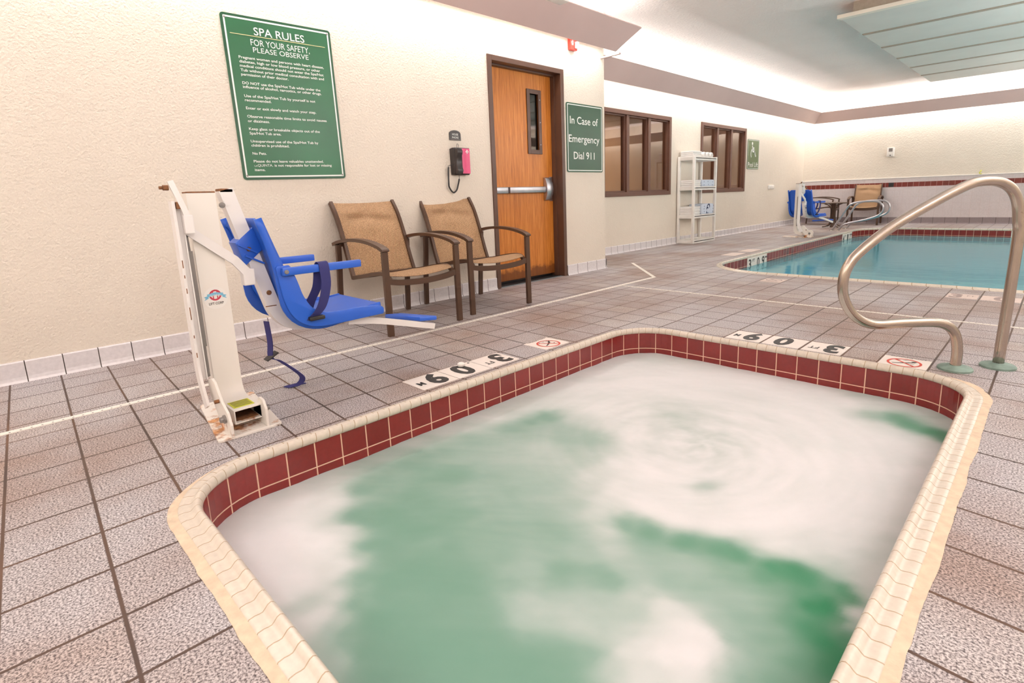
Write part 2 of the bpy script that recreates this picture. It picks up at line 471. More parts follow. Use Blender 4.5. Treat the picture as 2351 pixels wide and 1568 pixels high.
def text(body, name, mat, parent, org, right, up, height=None, width=None, align='LEFT', bold=0, lift=.0012, o=(0, 0, 0), cap=True, thick=.0006):
    """flat lettering: org = baseline point, right/up unit vectors; fitted to cap height and width"""
    cu = bpy.data.curves.new('t', 'FONT'); cu.body = body; cu.size = 1; cu.align_x = 'LEFT'; cu.resolution_u = 3; cu.fill_mode = 'FRONT'
    cu.offset = bold
    ob = bpy.data.objects.new('t', cu); COL.objects.link(ob)
    bpy.context.view_layer.update()
    me = bpy.data.meshes.new_from_object(ob.evaluated_get(bpy.context.evaluated_depsgraph_get()))
    bpy.data.objects.remove(ob); bpy.data.curves.remove(cu)
    xs = [v.co.x for v in me.vertices]; x0, x1 = min(xs), max(xs)
    sy = height / .70 if height else None
    sx = width / (x1 - x0) if width else sy
    if sy is None: sy = sx
    off = 0 if align == 'LEFT' else (-(x1 - x0) * sx / 2 if align == 'CENTER' else -(x1 - x0) * sx)
    R, U = Vector(right).normalized(), Vector(up).normalized(); N = R.cross(U)
    for v in me.vertices:
        v.co = Vector(org) - Vector(o) + R * ((v.co.x - x0) * sx + off) + U * (v.co.y * sy) + N * lift
    me.materials.clear(); me.materials.append(M[mat] if isinstance(mat, str) else mat)
    me.name = name
    obj = bpy.data.objects.new(name, me); COL.objects.link(obj)
    if parent: obj.parent = parent
    return obj
def merge(objs, name):
    """join several flat lettering meshes of one part into one mesh"""
    bm = bmesh.new(); par = objs[0].parent; mat = objs[0].data.materials[0]
    for ob in objs: bm.from_mesh(ob.data)
    me = bpy.data.meshes.new(name); bm.to_mesh(me); bm.free(); me.materials.append(mat)
    for ob in objs:
        d = ob.data; bpy.data.objects.remove(ob); bpy.data.meshes.remove(d)
    r = bpy.data.objects.new(name, me); COL.objects.link(r); r.parent = par; return r
def ring_band(mb, A, B, zA=0, zB=0, uvu=None, v0=0, v1=1):
    n = len(A); a = [Vector((p.x, p.y, zA)) for p in A]; b = [Vector((p.x, p.y, zB)) for p in B]
    for i in range(n):
        j = (i + 1) % n
        if uvu: mb.quad_uv([a[i], a[j], b[j], b[i]], [(uvu[i], v0), (uvu[i + 1], v0), (uvu[i + 1], v1), (uvu[i], v1)])
        else: mb.poly([a[i], a[j], b[j], b[i]])
def arclen(P, unit):
    u = [0]
    for i in range(len(P)): u.append(u[-1] + (P[(i + 1) % len(P)] - P[i]).length / unit)
    k = round(u[-1]) / u[-1]; return [x * k for x in u]

# ------------------------------------------------------------------ deck (floor)
SPA = (1.887, 3.765, .278, 3.075, .32)
POOL = (.93, 6.9, 5.70, 13.08, .82)
XL = [-1.1, -.9, -.69, -.48, -.275, -.066, .143, .352, .59, .825, 1.03, 1.237, 1.443, 1.648, 1.858, 2.075, 2.292, 2.514, 2.730, 2.945, 3.157, 3.318, 3.530, 3.772]
while XL[-1] < 8: XL.append(XL[-1] + .2145)
def ylk(k):
    return .003 + .2072 * k, .045 * max(0, min(1, (14 - k) / 8))
YK = list(range(-16, 74))
def locate(L, x):
    for i in range(len(L) - 1):
        if x < L[i + 1] or i == len(L) - 2: return i + (x - L[i]) / (L[i + 1] - L[i])
def deck():
    pts, edges = [], []
    def seg(a, b): pts.extend((Vector(a), Vector(b))); edges.append((len(pts) - 2, len(pts) - 1))
    def loop(P):
        k = len(pts); pts.extend(Vector((p.x, p.y)) for p in P)
        edges.extend((k + i, k + (i + 1) % len(P)) for i in range(len(P)))
    x0, x1, y0, y1 = XF - .02, XR, YN, YB
    for a, b in (((x0, y0), (x1, y0)), ((x1, y0), (x1, y1)), ((x1, y1), (x0, y1)), ((x0, y1), (x0, y0))): seg(a, b)
    XS, YS = 3.772, 3.10
    for x in XL:
        if x0 < x < x1: seg((x, y0), (x, y1))
    for k in YK:
        c, s = ylk(k)
        a, b = c - s * x0, c - s * x1
        if y0 < min(a, b) and max(a, b) < y1:
            if c < YS + .1: seg((x0, a), (XS, c - s * XS))
            else: seg((x0, a), (x1, b))
    j = -19
    while 1.131 + .2165 * j < YS - .05:
        y = 1.131 + .2165 * j
        if y - .08 * (x1 - XS) > y0: seg((XS, y), (x1, y - .08 * (x1 - XS)))
        j += 1
    seg((XS, YS), (x1, YS)); seg((0, YN), (0, YC)); seg((x0, YC), (0, YC))
    H1 = rrect(*SPA); H2 = rrect(*POOL); loop(H1); loop(H2)
    vo, eo, fo, _, _, _ = delaunay_2d_cdt(pts, edges, [], 0, 1e-5)
    def inside(P, x, y):
        c = False; n = len(P)
        for i in range(n):
            a, b = P[i], P[i - 1]
            if (a.y > y) != (b.y > y) and x < (b.x - a.x) * (y - a.y) / (b.y - a.y) + a.x: c = not c
        return c
    mb = MB(); vs = [mb.bm.verts.new((v.x, v.y, 0)) for v in vo]; L = mb.uvl()
    def vcoord(x, y):
        lo = int((y - .003) / .2072) - 2
        for k in range(lo, lo + 6):
            a = ylk(k); b = ylk(k + 1); ya = a[0] - a[1] * x; yb = b[0] - b[1] * x
            if ya - 1e-4 <= y <= yb + 1e-4: return k + (y - ya) / (yb - ya)
        return y / .2072
    for f in fo:
        cx = sum(vo[i].x for i in f) / len(f); cy = sum(vo[i].y for i in f) / len(f)
        if (cx < 0 and cy < YC) or inside(H1, cx, cy) or inside(H2, cx, cy): continue
        fc = mb.face([vs[i] for i in f])
        if not fc: continue
        right = cx > XS and cy < YS
        vc = math.floor(vcoord(cx, cy)) if not right else None
        uc = math.floor(locate(XL, cx))
        for lp, i in zip(fc.loops, f):
            x, y = vo[i]
            u = uc + (x - XL[uc]) / (XL[uc + 1] - XL[uc])
            if right: v = (y + .08 * (x - XS) - 1.131) / .2165 + 100
            else:
                a = ylk(vc); b = ylk(vc + 1); ya = a[0] - a[1] * x; yb = b[0] - b[1] * x; v = vc + (y - ya) / (yb - ya)
            lp[L].uv = (u, v)
    bmesh.ops.delete(mb.bm, geom=[v for v in mb.bm.verts if not v.link_faces], context='VERTS')
    for f in mb.bm.faces:
        if f.normal.z < 0: f.normal_flip()
    return struct(mb.build('floor', 'deck', fix=False))
deck()

# ------------------------------------------------------------------ walls, ceiling, trim
DY0, DY1, DZ = 3.57, 4.535, 2.13
mb = MB()
mb.box((-.2, YN, 0), (0, DY0 - .004, ZC)); mb.box((-.2, DY1 + .004, 0), (0, YC, ZC)); mb.box((-.2, DY0 - .004, DZ + .004), (0, DY1 + .004, ZC))
struct(mb.build('wall_left', 'wall'))
mb = MB(); mb.box((XF, YC - .12, 0), (-.2, YC, ZC)); struct(mb.build('wall_return', 'wall'))
WZ0, WZ1 = .84, 2.08
WIN = ((6.36, 8.255), (9.30, 11.21))
mb = MB(); ys = [YC - .12]
for a, b in WIN: ys += [a + .02, b - .02]
ys.append(YB + .12)
for i in range(0, len(ys), 2): mb.box((XF - .12, ys[i], 0), (XF, ys[i + 1], ZC))
for a, b in WIN:
    mb.box((XF - .12, a + .02, 0), (XF, b - .02, WZ0 + .02)); mb.box((XF - .12, a + .02, WZ1 - .02), (XF, b - .02, ZC))
struct(mb.build('wall_recess', 'wall'))
mb = MB(); mb.box((XF, YB, 0), (XR, YB + .12, ZC)); struct(mb.build('wall_far', 'wall'))
mb = MB(); mb.box((XR, YN - .12, 0), (XR + .12, YB + .12, ZC)); struct(mb.build('wall_right', 'wall'))
mb = MB(); mb.box((-.2, YN - .12, 0), (XR, YN, ZC)); struct(mb.build('wall_near', 'wall'))
mb = MB(); mb.box((XF - .12, YN - .12, ZC), (XR + .12, YB + .12, ZC + .1)); struct(mb.build('ceiling', 'ceil'))

def base_run(name, a, b, n, h=.115, t=.012, unit=.158, mat='base', off=0):
    """tile base along the line a-b, n = normal into the room; coved foot"""
    a, b, n = Vector(a), Vector(b), Vector(n); L = (b - a).length; mb = MB()
    prof = ((t + .012, 0), (t + .003, .012), (t, .03), (t, h - .006), (t - .005, h), (0, h))
    for (d0, z0), (d1, z1) in zip(prof, prof[1:]):
        P = [a + n * d0 + Vector((0, 0, z0)), b + n * d0 + Vector((0, 0, z0)), b + n * d1 + Vector((0, 0, z1)), a + n * d1 + Vector((0, 0, z1))]
        mb.quad_uv(P, [(off, z0), (off + L / unit, z0), (off + L / unit, z1), (off, z1)])
    for p in (a, b): mb.poly([p] + [p + n * d + Vector((0, 0, z)) for d, z in prof])
    return struct(mb.build(name, mat))
base_run('baseboard_left', (0, YN, 0), (0, 3.515, 0), (1, 0, 0), off=-(.075 - YN) / .158 + 60)
base_run('baseboard_pier', (0, 4.59, 0), (0, YC + .012, 0), (1, 0, 0), unit=.178)
base_run('baseboard_return', (XF, YC, 0), (.012, YC, 0), (0, 1, 0))
base_run('baseboard_recess', (XF, YC, 0), (XF, YB, 0), (1, 0, 0), unit=.158)
base_run('baseboard_far', (XF, YB, 0), (XR, YB, 0), (0, -1, 0), h=.138, unit=.21, mat='greybase')
# tiled wainscot of the far wall
def wall_band(name, z0, z1, t, mat, uu, vv):
    mb = MB(); x0, x1, y = XF, XR, YB - t
    mb.quad_uv([(x0, y, z0), (x1, y, z0), (x1, y, z1), (x0, y, z1)], [(0, 0), ((x1 - x0) / uu, 0), ((x1 - x0) / uu, vv), (0, vv)])
    mb.quad_uv([(x0, y, z1), (x1, y, z1), (x1, YB, z1), (x0, YB, z1)], [(0, .5), ((x1 - x0) / uu, .5), ((x1 - x0) / uu, .5), (0, .5)])
    return struct(mb.build(name, mat))
wall_band('trim_1', .138, .812, .010, 'whitetile', .152, 4.43)
wall_band('trim_2', .812, .915, .012, 'stripe', .105, 1)
mb = MB(); mb.box((1.015, YB - .0135, .816), (1.115, YB - .006, .911)); mb.build('dark_tile', 'black', bpy.data.objects['trim_2'])
wall_band('trim_3', .915, 1.005, .010, 'whitetile', .152, .6)
mb = MB(); mb.box((XF, YB - .024, 1.005), (XR, YB, 1.022), .004); struct(mb.build('trim_4', 'covewhite'))

# light coves: slanting boards standing off the walls
def cove(name, path, nrm, dl, zl, du, zu, end=None):
    """board whose lower edge is dl off the wall and whose upper edge is du off the wall; path = wall points, nrm = per-point offset directions"""
    mb = MB(); t = .018
    lo = [Vector(p) + Vector(n) * dl + Vector((0, 0, zl)) for p, n in zip(path, nrm)]
    up = [Vector(p) + Vector(n) * du + Vector((0, 0, zu)) for p, n in zip(path, nrm)]
    back = [Vector((-n[0], -n[1], .6)).normalized() * t for n in nrm]
    for i in range(len(path) - 1):
        a, b, c, d = lo[i], lo[i + 1], up[i + 1], up[i]
        a2, b2, c2, d2 = a + back[i], b + back[i + 1], c + back[i + 1], d + back[i]
        for q in ((a, b, c, d), (a2, d2, c2, b2), (a, a2, b2, b), (d, c, c2, d2)): mb.poly(q)
        if i == 0: mb.poly((a, d, d2, a2))
        if i == len(path) - 2: mb.poly((b, b2, c2, c))
    return struct(mb.build(name, 'cove'))
def cove_left():
    mb = MB(); t = .018; y0, yl, yu = YN, 5.18, 5.31
    L0, L1, U0, U1 = Vector((.255, y0, 2.397)), Vector((.255, yl, 2.397)), Vector((.50, y0, 2.607)), Vector((.50, yu, 2.607))
    nb = Vector((-.65, 0, .76)) * t
    for q in ((L0, L1, U1, U0), (L0 + nb, U0 + nb, U1 + nb, L1 + nb), (L0, L0 + nb, L1 + nb, L1), (U0, U1, U1 + nb, U0 + nb), (L1, L1 + nb, U1 + nb, U1)): mb.poly(q)
    mb.box((0, yl + .06, 2.383), (.26, yl + .09, 2.40))           # bracket board returning to the wall at the end
    return struct(mb.build('trim_5', 'cove'))
cove_left()
cove('trim_6', [(XF, YC, 0), (XF, YB, 0), (XR, YB, 0), (XR, YN, 0)], [(1, 0, 0), (1, -1, 0), (-1, -1, 0), (-1, 0, 0)], .272, 2.352, .475, 2.575)
mb = MB(); mb.box((.285, 2.75 + .95, 2.575), (.56, 4.05, 2.68), .02)
tag(mb.build('emergency_light', 'white', smooth=True), 'white fixture on top of the pink cove board at the top of the picture', 'light fixture')

# ------------------------------------------------------------------ door
def door():
    r = thing('door_1', 'orange oak door with push bar and narrow glass panel in dark brown frame', 'door', (-.06, (DY0 + DY1) / 2, 0)); struct(r)
    o = r.location
    mb = MB(o)          # frame: casing on the wall plus jamb lining with stop
    fw = .05
    mb.box((-.2, DY0 - fw, 0), (.014, DY0, DZ + fw), .004); mb.box((-.2, DY1, 0), (.014, DY1 + fw, DZ + fw), .004); mb.box((-.2, DY0, DZ), (.014, DY1, DZ + fw), .004)
    mb.box((-.125, DY0, 0), (-.075, DY0 + .014, DZ)); mb.box((-.125, DY1 - .014, 0), (-.075, DY1, DZ)); mb.box((-.125, DY0, DZ - .014), (-.075, DY1, DZ))
    mb.build('door_frame', 'brown', r)
    mb = MB(o); wy0, wy1, wz0, wz1 = 4.165, 4.355, 1.335, 1.955
    x0, x1 = -.172, -.128; z0 = .035; a, b = DY0 + .003, DY1 - .003
    mb.box((x0, a, z0), (x1, wy0, DZ - .004)); mb.box((x0, wy1, z0), (x1, b, DZ - .004)); mb.box((x0, wy0, z0), (x1, wy1, wz0)); mb.box((x0, wy0, wz1), (x1, wy1, DZ - .004))
    leaf = mb.build('door_leaf', 'wood', r)
    mb = MB(o); f = .032
    for lo, hi in (((x1 - .002, wy0 - .012, wz0 - .012), (x1 + .012, wy0 + f, wz1 + .012)), ((x1 - .002, wy1 - f, wz0 - .012), (x1 + .012, wy1 + .012, wz1 + .012)),
                   ((x1 - .002, wy0 + f, wz0 - .012), (x1 + .012, wy1 - f, wz0 + f)), ((x1 - .002, wy0 + f, wz1 - f), (x1 + .012, wy1 - f, wz1 + .012))): mb.box(lo, hi, .003)
    vf = mb.build('vision_frame', 'brown', leaf)
    mb = MB(o); mb.box((x1 - .02, wy0 + .005, wz0 + .005), (x1 - .014, wy1 - .005, wz1 - .005)); mb.build('vision_pane', 'glass', leaf)
    mb = MB(o)
    for z in (1.42, 1.645, 1.87): mb.lathe(((0, .004), (.005, .003), (.006, 0)), (x1 + .012, wy1 - .012, z), (1, 0, 0), 10)
    mb.build('screw', 'bar', vf)
    z = .955        # push bar
    mb = MB(o)
    mb.box((x1, a + .01, z - .03), (x1 + .035, a + .25, z + .032), .006); mb.box((x1, a + .26, z - .03), (x1 + .05, DY1 - .17, z + .032), .008)
    pb = mb.build('push_bar', 'bar', r, smooth=True)
    mb = MB(o); mb.box((x1, a + .25, z - .028), (x1 + .03, a + .262, z + .03)); mb.build('bar_joint', 'black', pb)
    mb = MB(o); yy = DY1 - .10
    mb.prism([(x1, yy - .06, z - .12), (x1 + .03, yy - .06, z - .11), (x1 + .055, yy - .06, z - .05), (x1 + .06, yy - .06, z), (x1 + .055, yy - .06, z + .06), (x1 + .03, yy - .06, z + .12), (x1, yy - .06, z + .13)], (0, .10, 0), .006)
    mb.box((x1, yy + .035, z - .125), (x1 + .012, yy + .075, z + .135), .004)
    mb.build('latch_case', 'bar', pb, smooth=True)
    # black sheet standing in for the unlit space behind the leaf, plus black sill
    mb = MB(o); mb.box((-.196, DY0, 0), (-.19, DY1, DZ)); mb.box((-.19, DY0, 0), (-.05, DY1, .004)); mb.build('dark_back_sill', 'black', r)
door()

# ------------------------------------------------------------------ interior windows and the lobby behind
def window(k, y0, y1, lab):
    r = thing('window_%d' % k, lab, 'window', (XF, (y0 + y1) / 2, WZ0)); struct(r); o = r.location
    f, d0, d1 = .062, -.10, .022
    mb = MB(o)
    for lo, hi in (((XF + d0, y0, WZ0), (XF + d1, y0 + f, WZ1)), ((XF + d0, y1 - f, WZ0), (XF + d1, y1, WZ1)), ((XF + d0, y0 + f, WZ0), (XF + d1, y1 - f, WZ0 + f)), ((XF + d0, y0 + f, WZ1 - f), (XF + d1, y1 - f, WZ1))): mb.box(lo, hi, .004)
    mb.build('window_frame', 'winbrown', r)
    n = 3; w = (y1 - y0 - 2 * f); 
    for i in (1, 2):
        c = y0 + f + w * i / n
        mb = MB(o); mb.box((XF + d0, c - .034, WZ0 + f), (XF + .012, c + .034, WZ1 - f), .004); mb.build('mullion', 'winbrown', r)
    for i in range(3):
        a = y0 + f + w * i / n + (.034 if i else 0); b = y0 + f + w * (i + 1) / n - (.034 if i < 2 else 0); s_ = .022
        mb = MB(o)
        for lo, hi in (((XF - .07, a, WZ0 + f), (XF - .015, a + s_, WZ1 - f)), ((XF - .07, b - s_, WZ0 + f), (XF - .015, b, WZ1 - f)), ((XF - .07, a + s_, WZ0 + f), (XF - .015, b - s_, WZ0 + f + s_)), ((XF - .07, a + s_, WZ1 - f - s_), (XF - .015, b - s_, WZ1 - f))): mb.box(lo, hi, .003)
        sh = mb.build('sash', 'winbrown', r)
        mb = MB(o); mb.box((XF - .05, a + s_ * .5, WZ0 + f + s_ * .5), (XF - .046, b - s_ * .5, WZ1 - f - s_ * .5)); mb.build('pane', 'glass', sh)
window(1, *WIN[0], 'brown three-light interior window just past the wall corner')
window(2, *WIN[1], 'brown three-light interior window behind the white towel shelf')
mb = MB(); LX = XF - 2.4
mb.box((LX, 5.3, 0), (LX + .05, 12.4, 2.7)); mb.box((LX, 5.25, 0), (XF - .13, 5.3, 2.7)); mb.box((LX, 12.4, 0), (XF - .13, 12.45, 2.7)); mb.box((LX, 5.25, -.05), (XF - .13, 12.45, 0)); mb.box((LX, 5.25, 2.7), (XF - .13, 12.45, 2.75))
struct(mb.build('wall_lobby', 'lobby'))

# ------------------------------------------------------------------ spa
def coping(parent, rect, mat, unit, o):
    P = rrect(*rect, n=20)
    Q = []
    for i, p in enumerate(P):                     # subdivide the straight runs so seams stay even
        q = P[(i + 1) % len(P)]; k = max(1, int((q - p).length / .06)); Q += [p + (q - p) * (j / k) for j in range(k)]
    prof = ((0, -.012), (.0, .002), (.003, .005), (.016, .006), (.026, .004), (.033, .004), (.038, .008), (.045, .015), (.052, .018), (.058, .015), (.063, .007), (.065, -.002), (.063, -.011), (.058, -.018), (.052, -.021))
    n = len(Q); nr = []
    for i in range(n):
        t = (Q[(i + 1) % n] - Q[i - 1]).normalized(); nr.append(Vector((-t.y, t.x, 0)))
    u = arclen(Q, unit); mb = MB(o)
    L = mb.uvl()
    rings = [[mb.V(Q[i] + nr[i] * d + Vector((0, 0, z))) for i in range(n)] for d, z in prof]
    for j in range(len(prof) - 1):
        for i in range(n):
            k = (i + 1) % n
            f = mb.face([rings[j][i], rings[j][k], rings[j + 1][k], rings[j + 1][i]])
            for lp, c in zip(f.loops, ((u[i], j), (u[i + 1], j), (u[i + 1], j + 1), (u[i], j + 1))): lp[L].uv = (c[0] + .12 * math.sin(c[1] / 14 * PI), c[1] / 14)
    return mb.build('coping', mat, parent, smooth='all')
def tile_wall(parent, rect, d, z0, z1, unit, vunit, mat, o, name='waterline_tile'):
    P = inset(*rect, d, n=12); Q = []
    for i, p in enumerate(P):
        q = P[(i + 1) % len(P)]; k = max(1, int((q - p).length / .1)); Q += [p + (q - p) * (j / k) for j in range(k)]
    u = arclen(Q, unit); mb = MB(o); ring_band(mb, Q, Q, z0, z1, u, 0, (z0 - z1) / vunit)
    ob = mb.build(name, mat, parent, fix=False); return ob
SPAo = ((SPA[0] + SPA[1]) / 2, (SPA[2] + SPA[3]) / 2, 0)
spa = thing('hot_tub', 'sunken spa pool with cream coping and dark red tile band, filled with foaming green water', 'hot tub', SPAo)
coping(spa, SPA, 'coping', .0535, SPAo)
tile_wall(spa, SPA, .055, -.016, -.34, .108, .104, 'red', SPAo)
mb = MB(SPAo); P = inset(*SPA, .055, n=12); ring_band(mb, P, P, -.34, -.9); mb.poly([Vector((p.x, p.y, -.9)) for p in P]); mb.build('basin', 'spabasin', spa)
# mortar bed: wide and ragged on the two near sides
mb = MB(SPAo); P = rrect(*SPA, n=24); Q = []
for i, p in enumerate(P):
    q = P[(i + 1) % len(P)]; k = max(1, int((q - p).length / .012)); Q += [p + (q - p) * (j / k) for j in range(k)]
n = len(Q); A, B = [], []
for i, p in enumerate(Q):
    t = (Q[(i + 1) % n] - Q[i - 1]).normalized(); out = Vector((t.y, -t.x, 0))
    w = .004 + .022 * max(0, min(1, (p.x - 3.45) / .25)) if p.y > .9 else .005 + .021 * max(0, min(1, max((p.x - 1.9) / .2, 0)))
    if p.y > 2.9: w = .004 + .030 * max(0, min(1, (p.x - 3.6) / .08))
    w *= 1 + .22 * mnoise.noise(p * 7) + .08 * mnoise.noise(p * 30)
    A.append(p - out * .004); B.append(p + out * w)
ring_band(mb, A, B, .003, .0015); 
mb.build('mortar_bed', 'mortar', spa, smooth=True)

def spa_water():
    import numpy as np
    x0, x1, y0, y1 = SPA[0] + .055, SPA[1] - .055, SPA[2] + .055, SPA[3] - .055
    st = .0125; nx, ny = int((x1 - x0) / st), int((y1 - y0) / st); z = -.158
    # foam thickness and clear-water depth surveyed at points of the water plane (x, y, foam, depth)
    K = np.array(((2.08,0.42,0.9,0),(1.99,0.56,0.9,0),(2.07,0.65,0.92,0),(2.18,0.73,0.85,0),(2.37,0.67,0.8,0),(2.25,0.52,1,0),(2.39,0.6,0.95,0),(2.52,0.59,0.85,0),(2.46,0.49,0.95,0),(2.35,0.43,1,0),(2.61,0.51,0.7,0),(2.71,0.48,0.55,0),(2.65,0.44,0.8,0),(2.58,0.44,0.5,0),(2.76,0.4,0.5,0),(2.64,0.39,0.8,0),(2.83,0.41,0.4,0),(2.82,0.38,0.4,0),(2.5,0.42,0.9,0),(2.2,0.43,1,0),(2.02,0.47,0.85,0),(2.18,0.84,0.05,0),(2.33,0.74,0,0),(2.48,0.68,0.02,0),(2.59,0.61,0.1,0),(2.68,0.54,0.12,0),(2.78,0.48,0.2,0),(2.18,0.94,0.25,0),(2.11,1.07,0.2,0),(2.38,0.82,0.05,0),(2.38,0.96,0.08,0),(2.55,0.72,0.05,0),(2.56,0.84,0.05,0),(2.69,0.64,0.03,0),(2.7,0.74,0.03,0),(2.8,0.57,0.03,0),(2.86,0.63,0.05,0),(2.86,0.48,0.05,0),(2.95,0.57,0.03,0),(3.05,0.65,0.05,0),(2.94,0.48,0.03,0),(3.17,0.7,0.05,0),(3.2,0.79,0.12,0),(3.01,0.53,0.05,0),(3.1,0.61,0.05,0),(2.38,1.12,0.15,0),(2.57,0.98,0.12,0),(2.71,0.86,0.05,0),(2.83,0.77,0.05,0),(2.96,0.72,0.08,0),(2.48,1.21,0.3,0),(2.66,1.06,0.25,0),(2.79,0.93,0.15,0),(2.94,0.87,0.2,0),(2.93,0.95,0.35,0),(3,0.86,0.4,0),(3.07,0.86,0.4,0),(3.15,0.92,0.45,0),(3.2,0.92,0.4,0),(3.06,0.81,0.3,0),(3.04,0.71,0.08,0),(1.92,0.65,0.6,0),(2,0.82,0.55,0),(2,1.05,0.5,0),(2,1.22,0.6,0),(2,1.42,0.65,0),(2.04,1.61,0.65,0),(2.04,1.84,0.7,0),(2.11,1.15,0.15,0),(2.15,1.26,0.2,0),(2.15,1.4,0.25,0),(2.19,1.58,0.2,0),(2.2,1.69,0.1,0),(2.21,1.8,0.05,0),(2.28,1.8,0.1,0),(2.33,1.55,0.3,0),(2.44,1.55,0.45,0),(2.15,2,0.75,0),(2.13,2.32,0.85,0),(2.11,2.72,0.85,0),(2.11,2.91,0.7,0),(2.32,2.4,0.95,0),(2.37,2.67,0.9,0),(2.35,2.03,0.85,0),(2.39,1.85,0.6,0),(2.55,1.73,0.25,0),(2.43,1.72,0.4,0),(2.66,1.61,0.4,0),(2.6,1.48,0.4,0),(2.63,1.34,0.3,0),(2.51,2.11,0.9,0),(2.59,2.3,0.75,0),(2.69,2.17,0.6,0),(2.66,2.54,0.9,0),(2.76,2.75,0.9,0),(2.94,2.76,0.9,0),(3.09,2.82,0.85,0),(3.25,2.83,0.85,0),(3.39,2.84,0.6,0),(2.66,1.88,0.9,0),(2.8,1.94,0.85,0),(2.93,2.01,0.7,0),(3.03,1.97,0.75,0),(3.02,2.13,0.85,0),(3.1,2.33,0.9,0),(3.21,2.43,0.9,0),(3.34,2.49,0.9,0),(3.47,2.47,0.9,0),(3.59,2.45,0.85,0),(2.75,1.62,0.95,0),(2.89,1.66,1,0),(3,1.72,0.95,0),(3.11,1.78,0.9,0),(3.12,1.69,0.35,0),(3.19,1.92,0.95,0),(3.27,2.06,0.95,0),(3.36,2.14,0.95,0),(3.46,2.23,0.92,0),(3.57,2.25,0.88,0),(3.66,2.39,0.8,0),(2.87,1.45,0.95,0),(3.02,1.45,1,0),(3.14,1.46,1,0),(3.24,1.5,1,0),(3.31,1.61,1,0),(3.38,1.72,0.97,0),(3.45,1.83,0.95,0),(3.53,1.93,0.92,0),(3.61,2.03,0.85,0),(3.67,2.08,0.8,0),(3.39,1.53,0.85,0),(3.48,1.57,0.75,0),(3.55,1.67,0.8,0),(3.61,1.8,0.8,0),(3.65,1.88,0.75,0),(3.54,1.53,0.5,0),(3.6,1.63,0.65,0),(3.11,1.59,0.95,0),(3.21,1.71,0.95,0),(3.38,2.77,0.35,0.2),(3.52,2.74,0,0.5),(3.61,2.72,0,0.7),(3.67,2.67,0,0.6),(3.47,2.79,0.1,0.3),(3.66,2.85,0.7,0),(3.51,2.99,0.6,0),(3.3,2.93,0.55,0),(3.62,2.97,0.5,0),(3.47,2.65,0.8,0),(3.6,2.57,0.75,0),(2.75,1.47,0.7,0),(2.9,1.35,0.75,0),(3.01,1.24,0.65,0),(3.06,1.19,0.5,0),(2.78,1.37,0.5,0),(2.82,1.26,0.35,0),(2.79,1.17,0.25,0),(2.9,1.1,0.2,0),(3,1.01,0.15,0),(2.99,1.11,0.3,0),(3.02,1.3,0.05,0.2),(3.09,1.33,0.02,0.3),(3.2,1.36,0,0.4),(3.29,1.4,0.02,0.5),(3.14,1.25,0.25,0),(3.24,1.27,0.35,0),(3.34,1.4,0,0.6),(3.44,1.41,0,0.85),(3.42,1.35,0.1,0.5),(3.52,1.44,0,0.9),(3.61,1.45,0,1),(3.64,1.43,0,0.9),(3.59,1.36,0,1),(3.55,1.33,0,0.9),(3.64,1.33,0,1),(3.66,1.28,0,0.8),(3.62,1.24,0,0.9),(3.58,1.25,0.05,0.6),(3.67,1.21,0,0.8),(3.65,1.16,0,0.7),(3.6,1.15,0.1,0.4),(3.53,1.28,0.12,0.5),(3.48,1.3,0.2,0.3),(3.38,1.32,0.25,0.15),(3.48,1.44,0,0.8),(3.08,1.08,0.2,0),(3.15,1.15,0.4,0),(3.21,1.09,0.5,0),(3.21,1.06,0.5,0),(3.07,1.18,0.5,0),(3.13,1.06,0.15,0.1),(3.24,1.18,0.25,0),(3.33,1.2,0.25,0),(3.42,1.21,0.25,0),(3.48,1.18,0.25,0),(3.53,1.16,0.2,0.2),(3.57,1.06,0.15,0.2),(3.51,1.01,0.2,0),(3.52,1.09,0.2,0),(3.3,1.07,0.75,0),(3.37,1.04,0.95,0),(3.41,1.05,0.95,0),(3.44,1.05,0.85,0),(3.42,0.99,1,0),(3.37,0.95,0.9,0),(3.33,0.95,0.75,0),(3.28,0.96,0.5,0),(3.32,0.89,0.7,0),(3.31,0.83,0.6,0),(3.37,0.88,0.75,0),(3.43,0.93,0.8,0),(3.47,1,0.5,0),(3.46,1.09,0.25,0),(3.41,1.12,0.35,0),(3.24,1.01,0.4,0),(3.26,0.84,0.2,0),(3.63,1.5,0.6,0),(3.65,1.6,0.7,0),(3.66,1.45,0.8,0),(3.66,1.36,0.8,0),(3.66,1.32,0.6,0),(3.66,1.53,0.7,0),(3.65,1.7,0.7,0),(3.66,1.77,0.6,0),(3.67,1.29,0.4,0)))
    mb = MB((SPAo[0], SPAo[1], z)); bm = mb.bm
    fl = bm.verts.layers.float.new('foam'); dl = bm.verts.layers.float.new('depth')
    def fbm(x, y, sc, o=4, k=3.1): return mnoise.fractal(Vector((x * sc, y * sc, k)), .8, 2.1, o)
    r = SPA[4] - .055
    def inside(x, y):
        cx = min(max(x, x0 + r), x1 - r); cy = min(max(y, y0 + r), y1 - r)
        return (x - cx) ** 2 + (y - cy) ** 2 <= (r + .012) ** 2
    idx, XY = [], []
    for i in range(nx + 1):
        for j in range(ny + 1):
            x, y = x0 + (x1 - x0) * i / nx, y0 + (y1 - y0) * j / ny
            if inside(x, y): idx.append((i, j)); XY.append((x, y))
    # local sample spacing keeps near details small and far ones broad
    D = np.sqrt(((K[:, None, :2] - K[None, :, :2]) ** 2).sum(-1)) + np.eye(len(K)) * 9
    sp = np.clip(np.sort(D, 1)[:, 1], .05, .3)
    vs = {}
